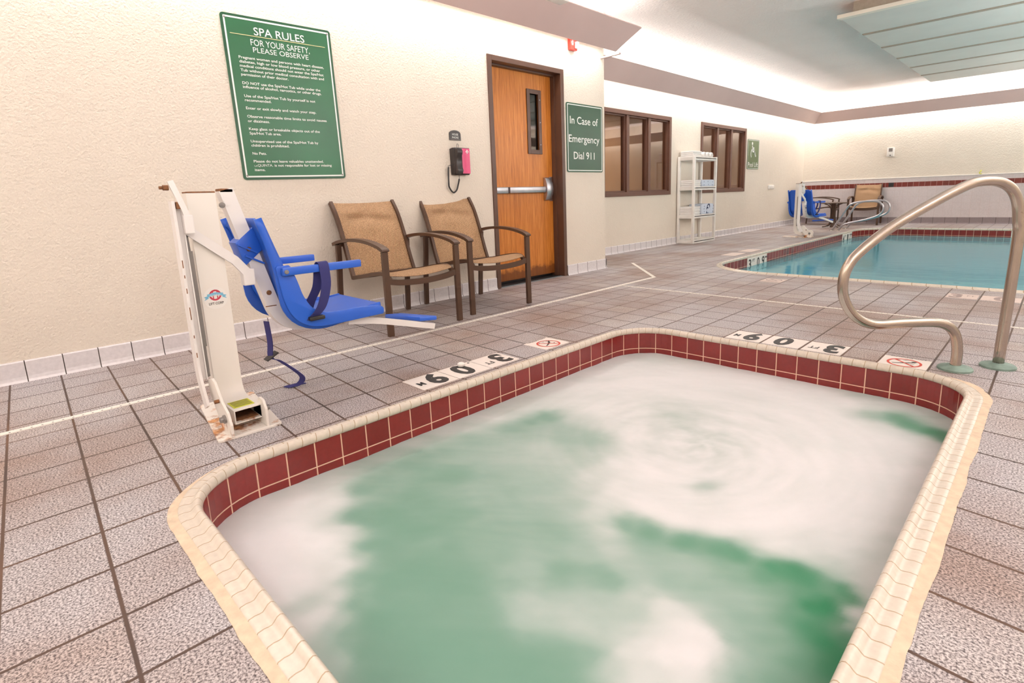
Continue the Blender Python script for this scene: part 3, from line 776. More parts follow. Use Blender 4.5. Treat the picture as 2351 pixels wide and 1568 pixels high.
    for (i, j), (x, y) in zip(idx, XY):
        dx, dy = x - 2.93, y - 1.99; rr = math.hypot(dx, dy); th = math.atan2(dy, dx); k = math.exp(-(rr / .75) ** 2)
        wx, wy = x + .030 * fbm(x, y, 3.5) + .006 * fbm(x, y, 9), y + .030 * fbm(x + 7, y, 3.5) + .006 * fbm(x + 3, y, 9)
        d2 = (K[:, 0] - wx) ** 2 + (K[:, 1] - wy) ** 2
        w = 1 / (d2 / sp ** 2 + .25) ** 1.9
        f = float((w * K[:, 2]).sum() / w.sum()); d = float((w * K[:, 3]).sum() / w.sum())
        a = th + 2.4 * rr                                   # streaks drawn out round the eddy
        swirl = mnoise.fractal(Vector((rr * 11 + .8 * math.sin(a), 1.5 * math.cos(a), 1.5 * math.sin(a))), .8, 2.0, 4)
        u = .8 * x + .6 * y; q = -.6 * x + .8 * y
        wisp = mnoise.fractal(Vector((u * 2.2 + .4 * fbm(x, y, 2), q * 7, 1.7)), .8, 2.0, 4)
        f += .18 * swirl * k * (.8 if f > .5 else f * 1.6) - .05 * k * f + .15 * wisp * (1 - k) * (.4 + .6 * (1 - abs(2 * f - 1)))
        f = (f - .10) / .88; f = math.log1p(math.exp(13 * f)) / 13; f = 1 - math.log1p(math.exp(13 * (1 - f))) / 13
        w2 = 1 / (d2 / sp ** 2 + .9) ** 1.7; d = 1.3 * float((w2 * K[:, 3]).sum() / w2.sum())
        v = mb.V((x, y, z + .006 * f + .003 * fbm(x, y, 5))); v[fl] = f; v[dl] = max(0, min(1, d)); vs[i, j] = v
    for i in range(nx):
        for j in range(ny):
            q = [vs.get(k) for k in ((i, j), (i + 1, j), (i + 1, j + 1), (i, j + 1))]
            q = [v for v in q if v]
            if len(q) >= 3: mb.face(q)
    ob = mb.build('spa_water', 'foam', smooth='all'); return tag(ob, 'foaming green water with a swirling raft of white foam in the spa', 'water', kind='stuff')
spa_water()

# ------------------------------------------------------------------ swimming pool
Po = (3.5, 9.4, 0)
pool = thing('swimming_pool', 'blue indoor swimming pool with dark red tile band below its pale coping', 'swimming pool', Po)
coping(pool, POOL, 'coping', .105, Po)
tile_wall(pool, POOL, .06, -.016, -.22, .108, .104, 'red', Po)
mb = MB(Po); P = inset(*POOL, .06, n=12); ring_band(mb, P, P, -.22, -1.15); mb.poly([Vector((p.x, p.y, -1.15)) for p in P]); mb.build('basin', 'basin', pool)
mb = MB((Po[0], Po[1], -.135)); mb.poly([Vector((p.x, p.y, -.135)) for p in inset(*POOL, .058, n=12)])
tag(mb.build('pool_water', 'water'), 'clear turquoise water filling the swimming pool', 'water', kind='stuff')
px = POOL[0] + .06
def pool_mark(y0, y1, chars, name_lab):
    r = thing('depth_marker_plate', name_lab, 'depth marker', (px + .004, (y0 + y1) / 2, -.1), group='depth marker plates on the pool wall'); o = r.location
    mb = MB(o); mb.box((px - .002, y0, -.21), (px + .006, y1, -.018)); mb.build('plate', 'mark', r)
    ts = []
    for c, f, h, zz in chars: ts.append(text(c, 't', 'black', r, (px + .006, y0 + (y1 - y0) * f, zz), (0, 1, 0), (0, 0, 1), h, (.085 if len(c) == 1 and h > .08 else .075), 'CENTER', .02, o=o))
    [setattr(q, 'name', 'numeral') for q in ts]
pool_mark(7.11, 7.77, (('3', .12, .125, -.165), ('FT', .30, .04, -.085), ('0', .54, .125, -.165), ('9', .80, .125, -.165), ('M', .95, .03, -.075)), 'white plate with black 3 FT 0 9 on the near part of the pool wall')
pool_mark(11.45, 12.09, (('4', .12, .125, -.165), ('FT', .30, .04, -.085), ('1', .54, .125, -.165), ('2', .80, .125, -.165), ('M', .95, .03, -.075)), 'white plate with black 4 FT 12 at the far corner of the pool wall')
mb = MB((3.36, 13.0, -.1)); mb.box((3.30, 13.02 - .008, -.20), (3.62, 13.02 + .002, -.018)); fm = mb.build('depth_marker_plate', 'mark')
tag(fm, 'white plate on the far pool wall just left of the steel handrail post', 'depth marker', group='depth marker plates on the pool wall')

# ------------------------------------------------------------------ deck drains
def drain(name, pts, w, label, dots=None):
    r = thing(name, label, 'drain', pts[0], group='white slot drains in the deck'); o = r.location; mb = MB(o)
    mb.sweep([Vector(p) + Vector((0, 0, -.002)) for p in pts], (0, 0, 1), .010, w); mb.build('channel', 'drain', r)
    a, b = Vector(pts[0]), Vector(pts[1]); L = (b - a).length; d = (b - a) / L; k = int(L / .034); mb = MB(o)
    for i in range(k):
        c = a + d * (.015 + i * .034); s = Vector((-d.y, d.x, 0)) * (dots or 0)
        mb.lathe(((0, .0002), (.0042, 0)), c + s + Vector((0, 0, .0035)), (0, 0, 1), 6)
    tag(mb.build('slot', 'black', r), kind='stuff')
drain('deck_drain', ((.893, YN + .2, 0), (.893, 4.95, 0)), .036, 'long white slot drain running parallel to the left wall past the pool lift and chairs', -.008)
drain('deck_drain', ((.90, 4.955, 0), (.03, 5.85, 0)), .036, 'short white slot drain slanting back to the wall corner beside the orange door')
drain('deck_drain', ((.93, 4.335, 0), (XR - .3, 4.335, 0)), .022, 'white dotted slot drain crossing the deck between the spa and the swimming pool')

# ------------------------------------------------------------------ depth and warning tiles set in the deck
def marker(x0, x1, y0, y1, marks, right, up, label, group, faded=False, dot=None):
    r = thing('depth_marker_tile', label, 'marker tile', ((x0 + x1) / 2, (y0 + y1) / 2, 0), group=group); o = r.location
    mb = MB(o); mb.box((x0, y0, -.004), (x1, y1, .0022), .001, seg=1); mb.build('tile', 'markfade' if faded else 'mark', r)
    R, U = Vector(right), Vector(up); c = Vector(((x0 + x1) / 2, (y0 + y1) / 2, .0023)); ts = []
    w, h = (abs(R.x) * (x1 - x0) + abs(R.y) * (y1 - y0)), (abs(U.x) * (x1 - x0) + abs(U.y) * (y1 - y0))
    for ch, fx, fy, fw, fh in marks:
        ts.append(text(ch, 't', 'fade' if faded else 'black', r, c + R * (fx * w) + U * (fy * h), R, U, fh * h, fw * w, 'CENTER', .045 if len(ch) == 1 else .02, lift=.0006, o=o))
    if dot:
        mb = MB(o); mb.lathe(((0, .0006), (.007, .0006), (.007, 0)), c + R * (dot[0] * w) + U * (dot[1] * h), (0, 0, 1), 12); ts.append(mb.build('t', 'black', r))
    [setattr(q, 'name', 'numeral') for q in ts]; return r
FT3 = (('3', -.20, -.40, .42, .80), ('FT', .27, .0, .26, .22)); Z0 = (('0', .05, -.40, .48, .80),); M9 = (('9', -.14, -.40, .46, .80), ('M', .31, -.05, .17, .24))
yv, xu = (0, -1, 0), (1, 0, 0)
g1 = 'depth tiles beside the left side of the spa'
marker(1.650, 1.838, 1.803, 2.008, FT3, yv, xu, 'white depth tile with black 3 FT beside the left side of the spa', g1)
marker(1.650, 1.838, 1.586, 1.797, Z0, yv, xu, 'white depth tile with black 0 under a small white cap beside the spa', g1, dot=(-.40, -.38))
marker(1.650, 1.838, 1.371, 1.580, M9, yv, xu, 'white depth tile with black 9 M beside the spa, nearest the pool lift base', g1)
yv, xu = (-1, 0, 0), (0, -1, 0); g2 = 'depth tiles along the far side of the spa'
marker(2.952, 3.150, 3.105, 3.305, FT3, yv, xu, 'white depth tile with black 3 FT at the far side of the spa', g2)
marker(2.737, 2.938, 3.105, 3.305, Z0, yv, xu, 'white depth tile with black 0 at the far side of the spa', g2)
marker(2.520, 2.724, 3.105, 3.305, M9, yv, xu, 'white depth tile with black 9 M at the far side of the spa', g2)
g3 = 'worn depth tiles at the near edge of the pool'
marker(3.325, 3.518, 5.235, 5.44, FT3, (1, 0, 0), (0, 1, 0), 'worn depth tile with faded 3 FT at the near edge of the swimming pool', g3, True)
marker(3.538, 3.765, 5.235, 5.44, Z0, (1, 0, 0), (0, 1, 0), 'worn depth tile with faded 0 by the pool, behind the tall handrail post', g3, True)
marker(3.780, 3.980, 5.235, 5.44, M9, (1, 0, 0), (0, 1, 0), 'worn depth tile with faded 9 M by the pool, right of the handrail post', g3, True)
def no_dive(x0, x1, y0, y1, right, up, label, faded=False, txt=True):
    r = thing('no_diving_tile', label, 'warning tile', ((x0 + x1) / 2, (y0 + y1) / 2, 0), group='no diving tiles in the deck'); o = r.location
    mb = MB(o); mb.box((x0, y0, -.004), (x1, y1, .0022), .001, seg=1); mb.build('tile', 'markfade' if faded else 'mark', r)
    R, U = Vector(right), Vector(up); c = Vector(((x0 + x1) / 2, (y0 + y1) / 2, .0023)) + U * .016; red = 'fade' if faded else 'redpaint'
    mb = MB(o); n = 32; rr, ri = .074, .063
    pt = lambda rad, a: c + R * (rad * math.cos(a)) + U * (rad * math.sin(a)) + Vector((0, 0, .0006))
    for k in range(n):
        a, b = 2 * PI * k / n, 2 * PI * (k + 1) / n; mb.poly([pt(ri, a), pt(rr, a), pt(rr, b), pt(ri, b)])
    d = (R - U).normalized(); e = (R + U).normalized() * .005
    mb.poly([c + d * .066 + e + Vector((0, 0, .0008)), c + d * .066 - e + Vector((0, 0, .0008)), c - d * .066 - e + Vector((0, 0, .0008)), c - d * .066 + e + Vector((0, 0, .0008))])
    mb.build('prohibition_ring', red, r)
    mb = MB(o)      # diving figure: head, trunk, arms and legs
    for a, b, w in (((-.028, -.018), (.016, .012), .007), ((.016, .012), (.046, .028), .0045), ((-.028, -.018), (-.046, -.040), .004), ((-.004, .0), (-.026, .022), .0035), ((-.026, .022), (-.044, .010), .003)):
        A = c + R * a[0] + U * a[1]; B = c + R * b[0] + U * b[1]; s = (B - A).normalized(); s = Vector((-s.y, s.x, 0)) * w; z = Vector((0, 0, .0005))
        mb.poly([A + s + z, A - s + z, B - s * .7 + z, B + s * .7 + z])
    mb.lathe(((0, .0005), (.009, .0005)), c - R * .034 - U * .028, (0, 0, 1), 10)
    for k in range(3): mb.poly([c + R * (-.05 + .035 * k) - U * .048 + Vector((0, 0, .0005)), c + R * (-.02 + .035 * k) - U * .048 + Vector((0, 0, .0005)), c + R * (-.035 + .035 * k) - U * .042 + Vector((0, 0, .0005))])
    mb.build('diver_symbol', 'fade' if faded else 'black', r)
    if txt: text('NO DIVING', 'lettering', 'fade' if faded else 'black', r, c - U * .108, R, U, .013, .15, 'CENTER', .01, lift=.0006, o=o)
no_dive(1.648, 1.835, 2.232, 2.442, (0, -1, 0), (1, 0, 0), 'white tile with red no diving symbol at the far end of the spa left side')
no_dive(3.325, 3.526, 3.085, 3.255, (-1, 0, 0), (0, -1, 0), 'white tile with red no diving symbol just left of the handrail base')
no_dive(1.872, 2.066, 5.27, 5.475, (1, 0, 0), (0, 1, 0), 'worn faded no diving tile at the near left corner of the swimming pool', True)
for k, (ya, lb) in enumerate(((7.15, 'worn blank marker tile in the deck left of the pool, nearer the spa'), (7.70, 'worn blank marker tile in the deck left of the pool, nearer the far wall'))):
    mb = MB((.70, ya + .1, 0)); mb.box((.60, ya, -.004), (.80, ya + .38, .002)); tag(mb.build('marker_tile', 'markfade'), lb, 'marker tile', 'worn marker tiles left of the pool')
mb = MB((1.690, 1.714, .0022)); mb.lathe(((0, 0), (.016, 0), (.021, .006), (.021, .016), (.014, .021), (.007, .018), (0, .018)), (1.690, 1.714, .0022), seg=20)
tag(mb.build('plastic_cap', 'white', smooth=True), 'small round white cap lying on the 0 depth tile beside the spa', 'cap')
#NEXT
# ------------------------------------------------------------------ wall signs
def sign_board(name, label, cat, y0, y1, z0, z1, mat, rim, x=0.0, tilt=0, r=.02, line=.010, rimcol='greenrim'):
    t = thing(name, label, cat, (x + .001, (y0 + y1) / 2, (z0 + z1) / 2)); o = t.location
    def loop(d, n=4):
        rr = max(.004, r - d); P = []
        for cy, cz, a0 in ((y1 - d - rr, z1 - d - rr, 0), (y0 + d + rr, z1 - d - rr, PI / 2), (y0 + d + rr, z0 + d + rr, PI), (y1 - d - rr, z0 + d + rr, 1.5 * PI)):
            for k in range(n + 1):
                a = a0 + k / n * PI / 2; P.append((cy + rr * math.cos(a), cz + rr * math.sin(a)))
        return P
    mb = MB(o); mb.prism([(x, p, q) for p, q in loop(0)], (.008, 0, 0), .002); mb.build('board', mat, t)
    if rim:
        A, B = loop(rim), loop(rim + line); mb = MB(o); n = len(A)
        for i in range(n):
            j = (i + 1) % n; mb.poly([(x + .0088, *A[i]), (x + .0088, *A[j]), (x + .0088, *B[j]), (x + .0088, *B[i])])
        mb.build('border_line', 'signwhite', t)
        mb = MB(o); A, B = loop(.0005), loop(rim)
        for i in range(n):
            j = (i + 1) % n; mb.poly([(x + .0084, *A[i]), (x + .0084, *A[j]), (x + .0084, *B[j]), (x + .0084, *B[i])])
        mb.build('rim', rimcol, t)
    if tilt: t.rotation_euler = (tilt, 0, 0)
    return t, o
t, o = sign_board('spa_rules_sign', 'large green spa rules sign with white lettering on the wall above the pool lift', 'sign', 1.297, 2.021, 1.065, 2.097, 'green', .016, tilt=.016)
RY, UZ = (0, 1, 0), (0, 0, 1); sx = .0085
ts = [text('SPA RULES', 't', 'signwhite', t, (sx, 1.657, 1.987), RY, UZ, .048, .335, 'CENTER', .006, o=o),
      text('FOR YOUR SAFETY,', 't', 'signwhite', t, (sx, 1.657, 1.921), RY, UZ, .039, .392, 'CENTER', 0, o=o),
      text('PLEASE OBSERVE', 't', 'signwhite', t, (sx, 1.655, 1.879), RY, UZ, .032, .370, 'CENTER', 0, o=o)]
[setattr(q, 'name', 'heading_line') for q in ts]
mb = MB(o); mb.box((.0085, 1.342, 1.977), (.0095, 1.971, 1.981)); mb.build('heading_rule', 'gold', t)
BL = [('Pregnant women and persons with heart disease,', 1.832, .570), ('diabetes, high or low blood pressure, or other', 1.806, .540), ('medical conditions should not enter the Spa/Hot', 1.780, .562), ('Tub without prior medical consultation with and', 1.753, .562), ('permission of their doctor.', 1.727, .304),
      ('DO NOT use the Spa/Hot Tub while under the', 1.674, .525), ('influence of alcohol, narcotics, or other drugs.', 1.650, .530), ('Use of the Spa/Hot Tub by yourself is not', 1.594, .477), ('recommended.', 1.568, .169), ('Enter or exit slowly and watch your step.', 1.518, .474),
      ('Observe reasonable time limits to avoid nausea', 1.466, .546), ('or dizziness.', 1.437, .140), ('Keep glass or breakable objects out of the', 1.387, .484), ('Spa/Hot Tub area.', 1.359, .206), ('Unsupervised use of the Spa/Hot Tub by', 1.308, .463), ('children is prohibited.', 1.281, .251),
      ('No Pets.', 1.229, .091), ('Please do not leave valuables unattended.', 1.178, .486), ('is not responsible for lost or missing', 1.151, .412), ('items.', 1.122, .068)]
ts = []
for s_, z, w in BL:
    y = 1.374 if not s_.startswith('is not') else 1.507
    ts.append(text(s_, 't', 'signwhite', t, (sx, y, z), RY, UZ, .0165, w, 'LEFT', .012, o=o))
ts.append(text('LA', 't', 'signwhite', t, (sx, 1.376, 1.151), RY, UZ, .010, .018, 'LEFT', 0, o=o)); ts.append(text('QUINTA.', 't', 'signwhite', t, (sx, 1.396, 1.151), RY, UZ, .0165, .100, 'LEFT', 0, o=o))
[setattr(q, 'name', 'rule_line') for q in ts]
for y, z in ((1.322, 2.070), (1.996, 2.070), (1.322, 1.092), (1.996, 1.092)):
    mb = MB(o); mb.lathe(((0, .011), (.006, .010), (.007, .008)), (0, y, z), (1, 0, 0), 10); mb.build('screw', 'grey', t)
t, o = sign_board('emergency_sign', 'dark green emergency dial 911 sign on the wall right of the orange door', 'sign', 4.623, 5.262, 1.135, 1.864, 'darkgreen', .014, line=.009)
[setattr(q, 'name', 'lettering') for q in [text('In Case of', 't', 'signwhite', t, (sx, 4.926, 1.648), RY, UZ, .078, .495, 'CENTER', .006, o=o), text('Emergency', 't', 'signwhite', t, (sx, 4.928, 1.455), RY, UZ, .078, .545, 'CENTER', .006, o=o), text('Dial 911', 't', 'signwhite', t, (sx, 4.920, 1.276), RY, UZ, .078, .372, 'CENTER', .006, o=o)]]
t, o = sign_board('pool_lift_sign', 'olive green pool lift sign with white wheelchair symbol on the left wall', 'sign', 11.315, 11.895, 1.288, 1.886, 'olive', .012, x=XF, line=.008)
xw = XF + .0085
text('Pool Lift', 'lettering', 'signwhite', t, (xw, 11.605, 1.335), RY, UZ, .095, .50, 'CENTER', .004, o=o)
mb = MB(o); xs = XF + .0095
def seg2(a, b, w):
    A, B = Vector((xs, *a)), Vector((xs, *b)); d = (B - A).normalized(); s = Vector((0, -d.z, d.y)) * w; mb.poly([A + s, A - s, B - s, B + s])
mb.lathe(((0, 0), (.032, 0)), (xs, 11.54, 1.805), (1, 0, 0), 16)
seg2((11.545, 1.765), (11.56, 1.640), .020); seg2((11.55, 1.725), (11.64, 1.715), .013); seg2((11.56, 1.650), (11.665, 1.645), .018); seg2((11.66, 1.655), (11.715, 1.545), .016); seg2((11.71, 1.55), (11.75, 1.56), .012)
for k in range(20):
    a, b = -2.75 + k * .19, -2.75 + (k + 1) * .19; a, b = a + .25, b + .25
    p = lambda r, q: (xs, 11.575 + r * math.cos(q), 1.60 + r * math.sin(q)); a2, b2 = a - .95, b - .95
    mb.poly([p(.085, a2 + 3.6), p(.108, a2 + 3.6), p(.108, b2 + 3.6), p(.085, b2 + 3.6)])
mb.build('wheelchair_symbol', 'signwhite', t)

# house phone and its plaque
t = thing('phone_plaque', 'small dark arched house phone plaque above the wall telephone', 'sign', (0, 3.10, 1.40)); o = t.location
P = [(0, 3.037, 1.397), (0, 3.163, 1.397), (0, 3.163, 1.450)] + [(0, 3.10 + .063 * math.cos(a), 1.452 + .030 * math.sin(a)) for a in [k * PI / 10 for k in range(1, 10)]] + [(0, 3.037, 1.450)]
mb = MB(o); mb.prism(P, (.008, 0, 0), .001); mb.build('plate', 'phone', t)
[setattr(q, 'name', 'lettering') for q in [text('HOUSE', 't', 'signwhite', t, (.0085, 3.10, 1.438), RY, UZ, .017, .066, 'CENTER', 0, o=o), text('PHONE', 't', 'signwhite', t, (.0085, 3.10, 1.412), RY, UZ, .017, .070, 'CENTER', 0, o=o)]]
mb = MB(o); mb.box((.0085, 3.044, 1.4035), (.0092, 3.156, 1.4055)); mb.build('line', 'fade', t)
t = thing('wall_phone', 'pink and black wall telephone with coiled cord beside the orange door', 'telephone', (0, 3.115, 1.21)); o = t.location
mb = MB(o); mb.prism([(0, 3.03, 1.322), (.03, 3.035, 1.330), (.055, 3.04, 1.330), (.06, 3.04, 1.12), (.04, 3.04, 1.096), (0, 3.035, 1.10)], (0, .175, 0), .006); body = mb.build('body', 'phone', t, smooth=True)
mb = MB(o); mb.grid(lambda u, v: (.0615 + .006 * math.sin(u * PI), 3.122 + .088 * u, 1.108 + .216 * v), 8, 2); mb.build('face_plate', 'pink', t, smooth='all')
mb = MB(o); cy, cz = 3.175, 1.296
for k in range(4):
    a = k * PI / 2; c, s = round(math.cos(a)), round(math.sin(a)); mb.box((.0685, cy + c * .0105 - .0055, cz + s * .0105 - .0055), (.0695, cy + c * .0105 + .0055, cz + s * .0105 + .0055))
mb.build('emblem', 'signwhite', t)
mb = MB(o); mb.prism([(.05, 3.045, 1.325), (.085, 3.045, 1.322), (.098, 3.045, 1.30), (.094, 3.045, 1.275), (.08, 3.045, 1.25), (.078, 3.045, 1.19), (.088, 3.045, 1.155), (.096, 3.045, 1.135), (.088, 3.045, 1.108), (.05, 3.045, 1.105)], (0, .062, 0), .009); mb.build('handset', 'phone', t, smooth=True)
mb = MB(o); pts = spline([(.05, 3.045, 1.19), (.03, 3.01, 1.18), (.025, 2.992, 1.16), (.025, 2.985, 1.03), (.025, 2.992, .985), (.025, 3.03, .945), (.025, 3.068, .965), (.025, 3.088, 1.01), (.03, 3.10, 1.06), (.05, 3.085, 1.10)], 8)
rad = [.002 if (p.z > 1.162 or (p.z > 1.064 and p.y > 3.05)) else .0072 for p in pts]; mb.tube(pts, rad, 8); mb.build('coiled_cord', 'black', t, smooth='all')
mb = MB(o); mb.tube([(.035, 3.098 + .010 * math.cos(a), 1.345 + .020 * math.sin(a)) for a in [k * 2 * PI / 16 for k in range(16)]], .0018, 6, closed=True); mb.build('hanging_ring', 'black', t, smooth='all')
# fire alarm
t = thing('fire_alarm', 'red fire alarm strobe on the wall under the pink cove', 'alarm', (0, 4.735, 2.45)); o = t.location
mb = MB(o); mb.box((0, 4.675, 2.385), (.045, 4.785, 2.535), .008); mb.build('body', 'alarm', t, smooth=True)
mb = MB(o); mb.box((.045, 4.735, 2.40), (.07, 4.785, 2.47), .01); mb.build('strobe_lens', 'signwhite', t, smooth=True)
text('FIRE', 'lettering', 'signwhite', t, (.046, 4.690, 2.53), (0, 0, -1), (0, 1, 0), .022, .10, 'LEFT', 0, o=o)
# small things on the far walls
t = thing('wall_device', 'small white wall unit with grey window on the far wall', 'device', (1.0, YB, 1.58)); o = t.location
mb = MB(o); mb.box((.93, YB - .045, 1.49), (1.07, YB, 1.685), .008); mb.build('case', 'white', t, smooth=True)
mb = MB(o); mb.box((.965, YB - .052, 1.60), (1.04, YB - .044, 1.675), .004); mb.build('display', 'grey', t)
mb = MB(o); mb.lathe(((0, .012), (.010, .012), (.012, 0)), (1.0, YB - .044, 1.52), (0, -1, 0), 12); mb.build('button', 'black', t)
mb = MB((2.62, YB - .012, 1.04)); mb.tube(spline([(2.62, YB - .004, 1.10), (2.62, YB - .03, 1.08), (2.60, YB - .035, 1.05), (2.62, YB - .03, 1.026), (2.64, YB - .03, 1.035)], 5), .008, 6)
tag(mb.build('hook', 'yellow', smooth='all'), 'tiny yellow hook on the far wall above the white ledge', 'hook')
mb = MB((XF + .02, 12.6, .93)); mb.box((XF, 12.50, .87), (XF + .035, 12.78, .95), .006); tag(mb.build('junction_box', 'white', smooth=True), 'small beige box on the left wall behind the distant pool lift', 'box')

# ------------------------------------------------------------------ ceiling panel
t = thing('ceiling_panel', 'pale green slatted panel hung under the ceiling above the swimming pool', 'ceiling panel', (1.84, 10.2, 2.75)); o = t.location
ya, yb, xa, xb, zp = 7.29, 13.15, 1.84, 6.2, 2.75; nb = 6
for i in range(nb):
    a = ya + (yb - ya) * i / nb; b = ya + (yb - ya) * (i + 1) / nb
    mb = MB(o); mb.box((xa + .02, a + .03, zp + .004), (xb, b - .03, zp + .03)); mb.build('slat', 'panel', t)
    if i: mb = MB(o); mb.box((xa + .02, a - .034, zp - .004), (xb, a + .034, zp + .034)); mb.build('batten', 'batten', t)
mb = MB(o); mb.box((xa, ya - .05, zp - .006), (xb, ya + .03, zp + .035), .004); mb.build('front_edge', 'cream', t)
mb = MB(o); mb.box((xa + .15, ya - .01, zp + .03), (xb, ya + .03, ZC)); mb.box((xa + .15, ya + .03, zp + .034), (xa + .18, yb, ZC)); mb.build('housing', 'batten', t)

# ------------------------------------------------------------------ stainless handrail at the spa
A0, B0 = Vector((3.623, 3.187, 0)), Vector((3.768, 3.347, 0)); u_ = (B0 - A0).normalized()
t = thing('handrail', 'bent stainless steel handrail rising from the deck at the far right spa corner', 'handrail', A0); o = t.location
PR = [(0, 0), (0, .10), (-.03, .19), (-.11, .235), (-.28, .242), (-.43, .243), (-.52, .285), (-.575, .36), (-.592, .44), (-.575, .52), (-.52, .588), (-.38, .695), (-.19, .80), (-.06, .862), (.015, .882), (.10, .878), (.165, .845), (.203, .785), (.220, .70), (.230, .58), (.2160, 0)]
pts = [A0 + u_ * s + Vector((0, 0, z)) for s, z in PR]
mb = MB(o); mb.tube(spline(pts, 7), .0225, 20); mb.build('rail', 'steel', t, smooth='all')
for p in (A0, A0 + u_ * .216):
    mb = MB(o); mb.lathe(((.0225, .024), (.032, .023), (.040, .017), (.064, .014), (.070, .009), (.070, 0)), p, seg=32); mb.build('flange', 'patina', t, smooth=True)

# ------------------------------------------------------------------ sling armchairs (local frame: faces +X)
def chair():
    t = thing('sling_armchair', 'tan sling armchair with bronze frame against the wall, nearer the pool lift', 'chair', group='tan sling armchairs')
    for s in (-1, 1):
        y = .292 * s
        mb = MB(); mb.sweep([(.340, y, 0), (.338, y, .565)], (0, 1, 0), .040, .024); mb.build('leg', 'bronze', t)
        mb = MB(); mb.sweep(spline([(-.345, y, 0), (-.325, y, .25), (-.300, y, .45), (-.290, y, .590)], 5), (0, 1, 0), .036, .024); mb.build('leg', 'bronze', t)
        mb = MB(); mb.sweep(spline([(.352, y, .566), (.345, y, .576), (.29, y, .596), (.17, y, .619), (.03, y, .630), (-.12, y, .628), (-.25, y, .612), (-.335, y, .592)], 6), (0, 1, 0), .052, .022); mb.build('arm', 'bronze', t)
        mb = MB(); yy = .258 * s
        mb.sweep(spline([(-.168, yy, .352), (-.215, yy, .47), (-.268, yy, .62), (-.318, yy, .74), (-.362, yy, .82), (-.415, yy, .893)], 6), (0, 1, 0), .024, .030)
        mb.box((-.30, min(yy, y), .575), (-.275, max(yy, y), .60)); mb.build('back_rail', 'bronze', t)
        mb = MB(); mb.sweep(spline([(-.168, yy, .352), (-.05, yy, .368), (.12, yy, .398), (.24, yy, .410), (.30, yy, .398), (.328, yy, .372)], 6), (0, 1, 0), .024, .026); mb.build('seat_rail', 'bronze', t)
    mb = MB(); mb.sweep(spline([(.335, -.285, .368), (.345, -.18, .350), (.350, 0, .341), (.345, .18, .350), (.335, .285, .368)], 6), (0, 0, 1), .038, .024); mb.build('front_bar', 'bronze', t)
    mb = MB(); mb.box((-.183, -.27, .338), (-.155, .27, .366), .003); mb.build('rear_bar', 'bronze', t)
    bp = spline([(-.172, 0, .362), (-.215, 0, .47), (-.268, 0, .62), (-.318, 0, .74), (-.362, 0, .82), (-.412, 0, .890)], 6)
    def pick(P, f):
        k = f * (len(P) - 1); i = min(int(k), len(P) - 2); return P[i].lerp(P[i + 1], k - i)
    def back(u, v):
        p = pick(bp, v); y = (u - .5) * .515; sag = (1 - (2 * u - 1) ** 2)
        wr = .017 * math.sin(v * 15 + 3.2 * abs(u - .5) * 2) * sag * math.exp(-((v - .72) / .2) ** 2) + .009 * math.sin(v * 24 + u * 4) * sag * math.exp(-((v - .70) / .16) ** 2)
        return Vector((p.x - .022 * sag + wr, y, p.z - .012 * sag * v + .004 * math.sin(u * PI) * v))
    mb = MB(); mb.grid(back, 28, 34, lambda a, b: (a * .515, b * .62)); ob = mb.build('back_sling', 'sling', t, smooth='all'); md = ob.modifiers.new('thick', 'SOLIDIFY'); md.thickness = .004
    sp = spline([(-.172, 0, .360), (-.05, 0, .376), (.12, 0, .406), (.24, 0, .422), (.30, 0, .416), (.325, 0, .402)], 6)
    def seat(u, v):
        p = pick(sp, v); sag = (1 - (2 * u - 1) ** 2); return Vector((p.x, (u - .5) * .515, p.z - .024 * sag * min(1, .3 + v)))
    mb = MB(); mb.grid(seat, 24, 24, lambda a, b: (a * .515, b * .53)); ob = mb.build('seat_sling', 'sling', t, smooth='all'); md = ob.modifiers.new('thick', 'SOLIDIFY'); md.thickness = .004
    return t
c0 = chair(); c0.location = (.452, 2.130, 0)
gch = 'tan sling armchairs'
def dupm(root, loc, rz, lab): return dup(root, loc, rz, lab, gch)
dupm(c0, (.405, 2.922, 0), math.radians(-4), 'tan sling armchair with bronze frame against the wall, nearer the orange door')
dupm(c0, (.68, 14.30, 0), math.radians(-84), 'tan sling armchair facing the pool in front of the far tiled wall')
dupm(c0, (-.2, 14.05, 0), math.radians(3), 'tan sling armchair in the far corner, half hidden behind the distant pool lift')

# ------------------------------------------------------------------ small round table by the far wall
t = thing('side_table', 'small round dark metal table beside the far corner armchair', 'table', (.33, 13.2, 0)); o = t.location
mb = MB(o); mb.lathe(((0, .535), (.25, .535), (.26, .528), (.26, .515), (.25, .510), (0, .512)), o, seg=32); mb.build('tabletop', 'bronze', t, smooth=True)
mb = MB(o); mb.lathe(((.05, 0), (.035, .06), (.03, .25), (.04, .45), (.06, .512)), o, seg=16); mb.build('column', 'bronze', t, smooth=True)
for k in range(4):
    a = PI / 4 + k * PI / 2; d = Vector((math.cos(a), math.sin(a), 0))
    mb = MB(o); mb.tube(spline([o + d * .22 + Vector((0, 0, .012)), o + d * .13 + Vector((0, 0, .03)), o + d * .06 + Vector((0, 0, .12)), o + d * .05 + Vector((0, 0, .36)), o + d * .09 + Vector((0, 0, .46)), o + d * .20 + Vector((0, 0, .51))], 5), .011, 8); mb.build('leg', 'bronze', t, smooth='all')

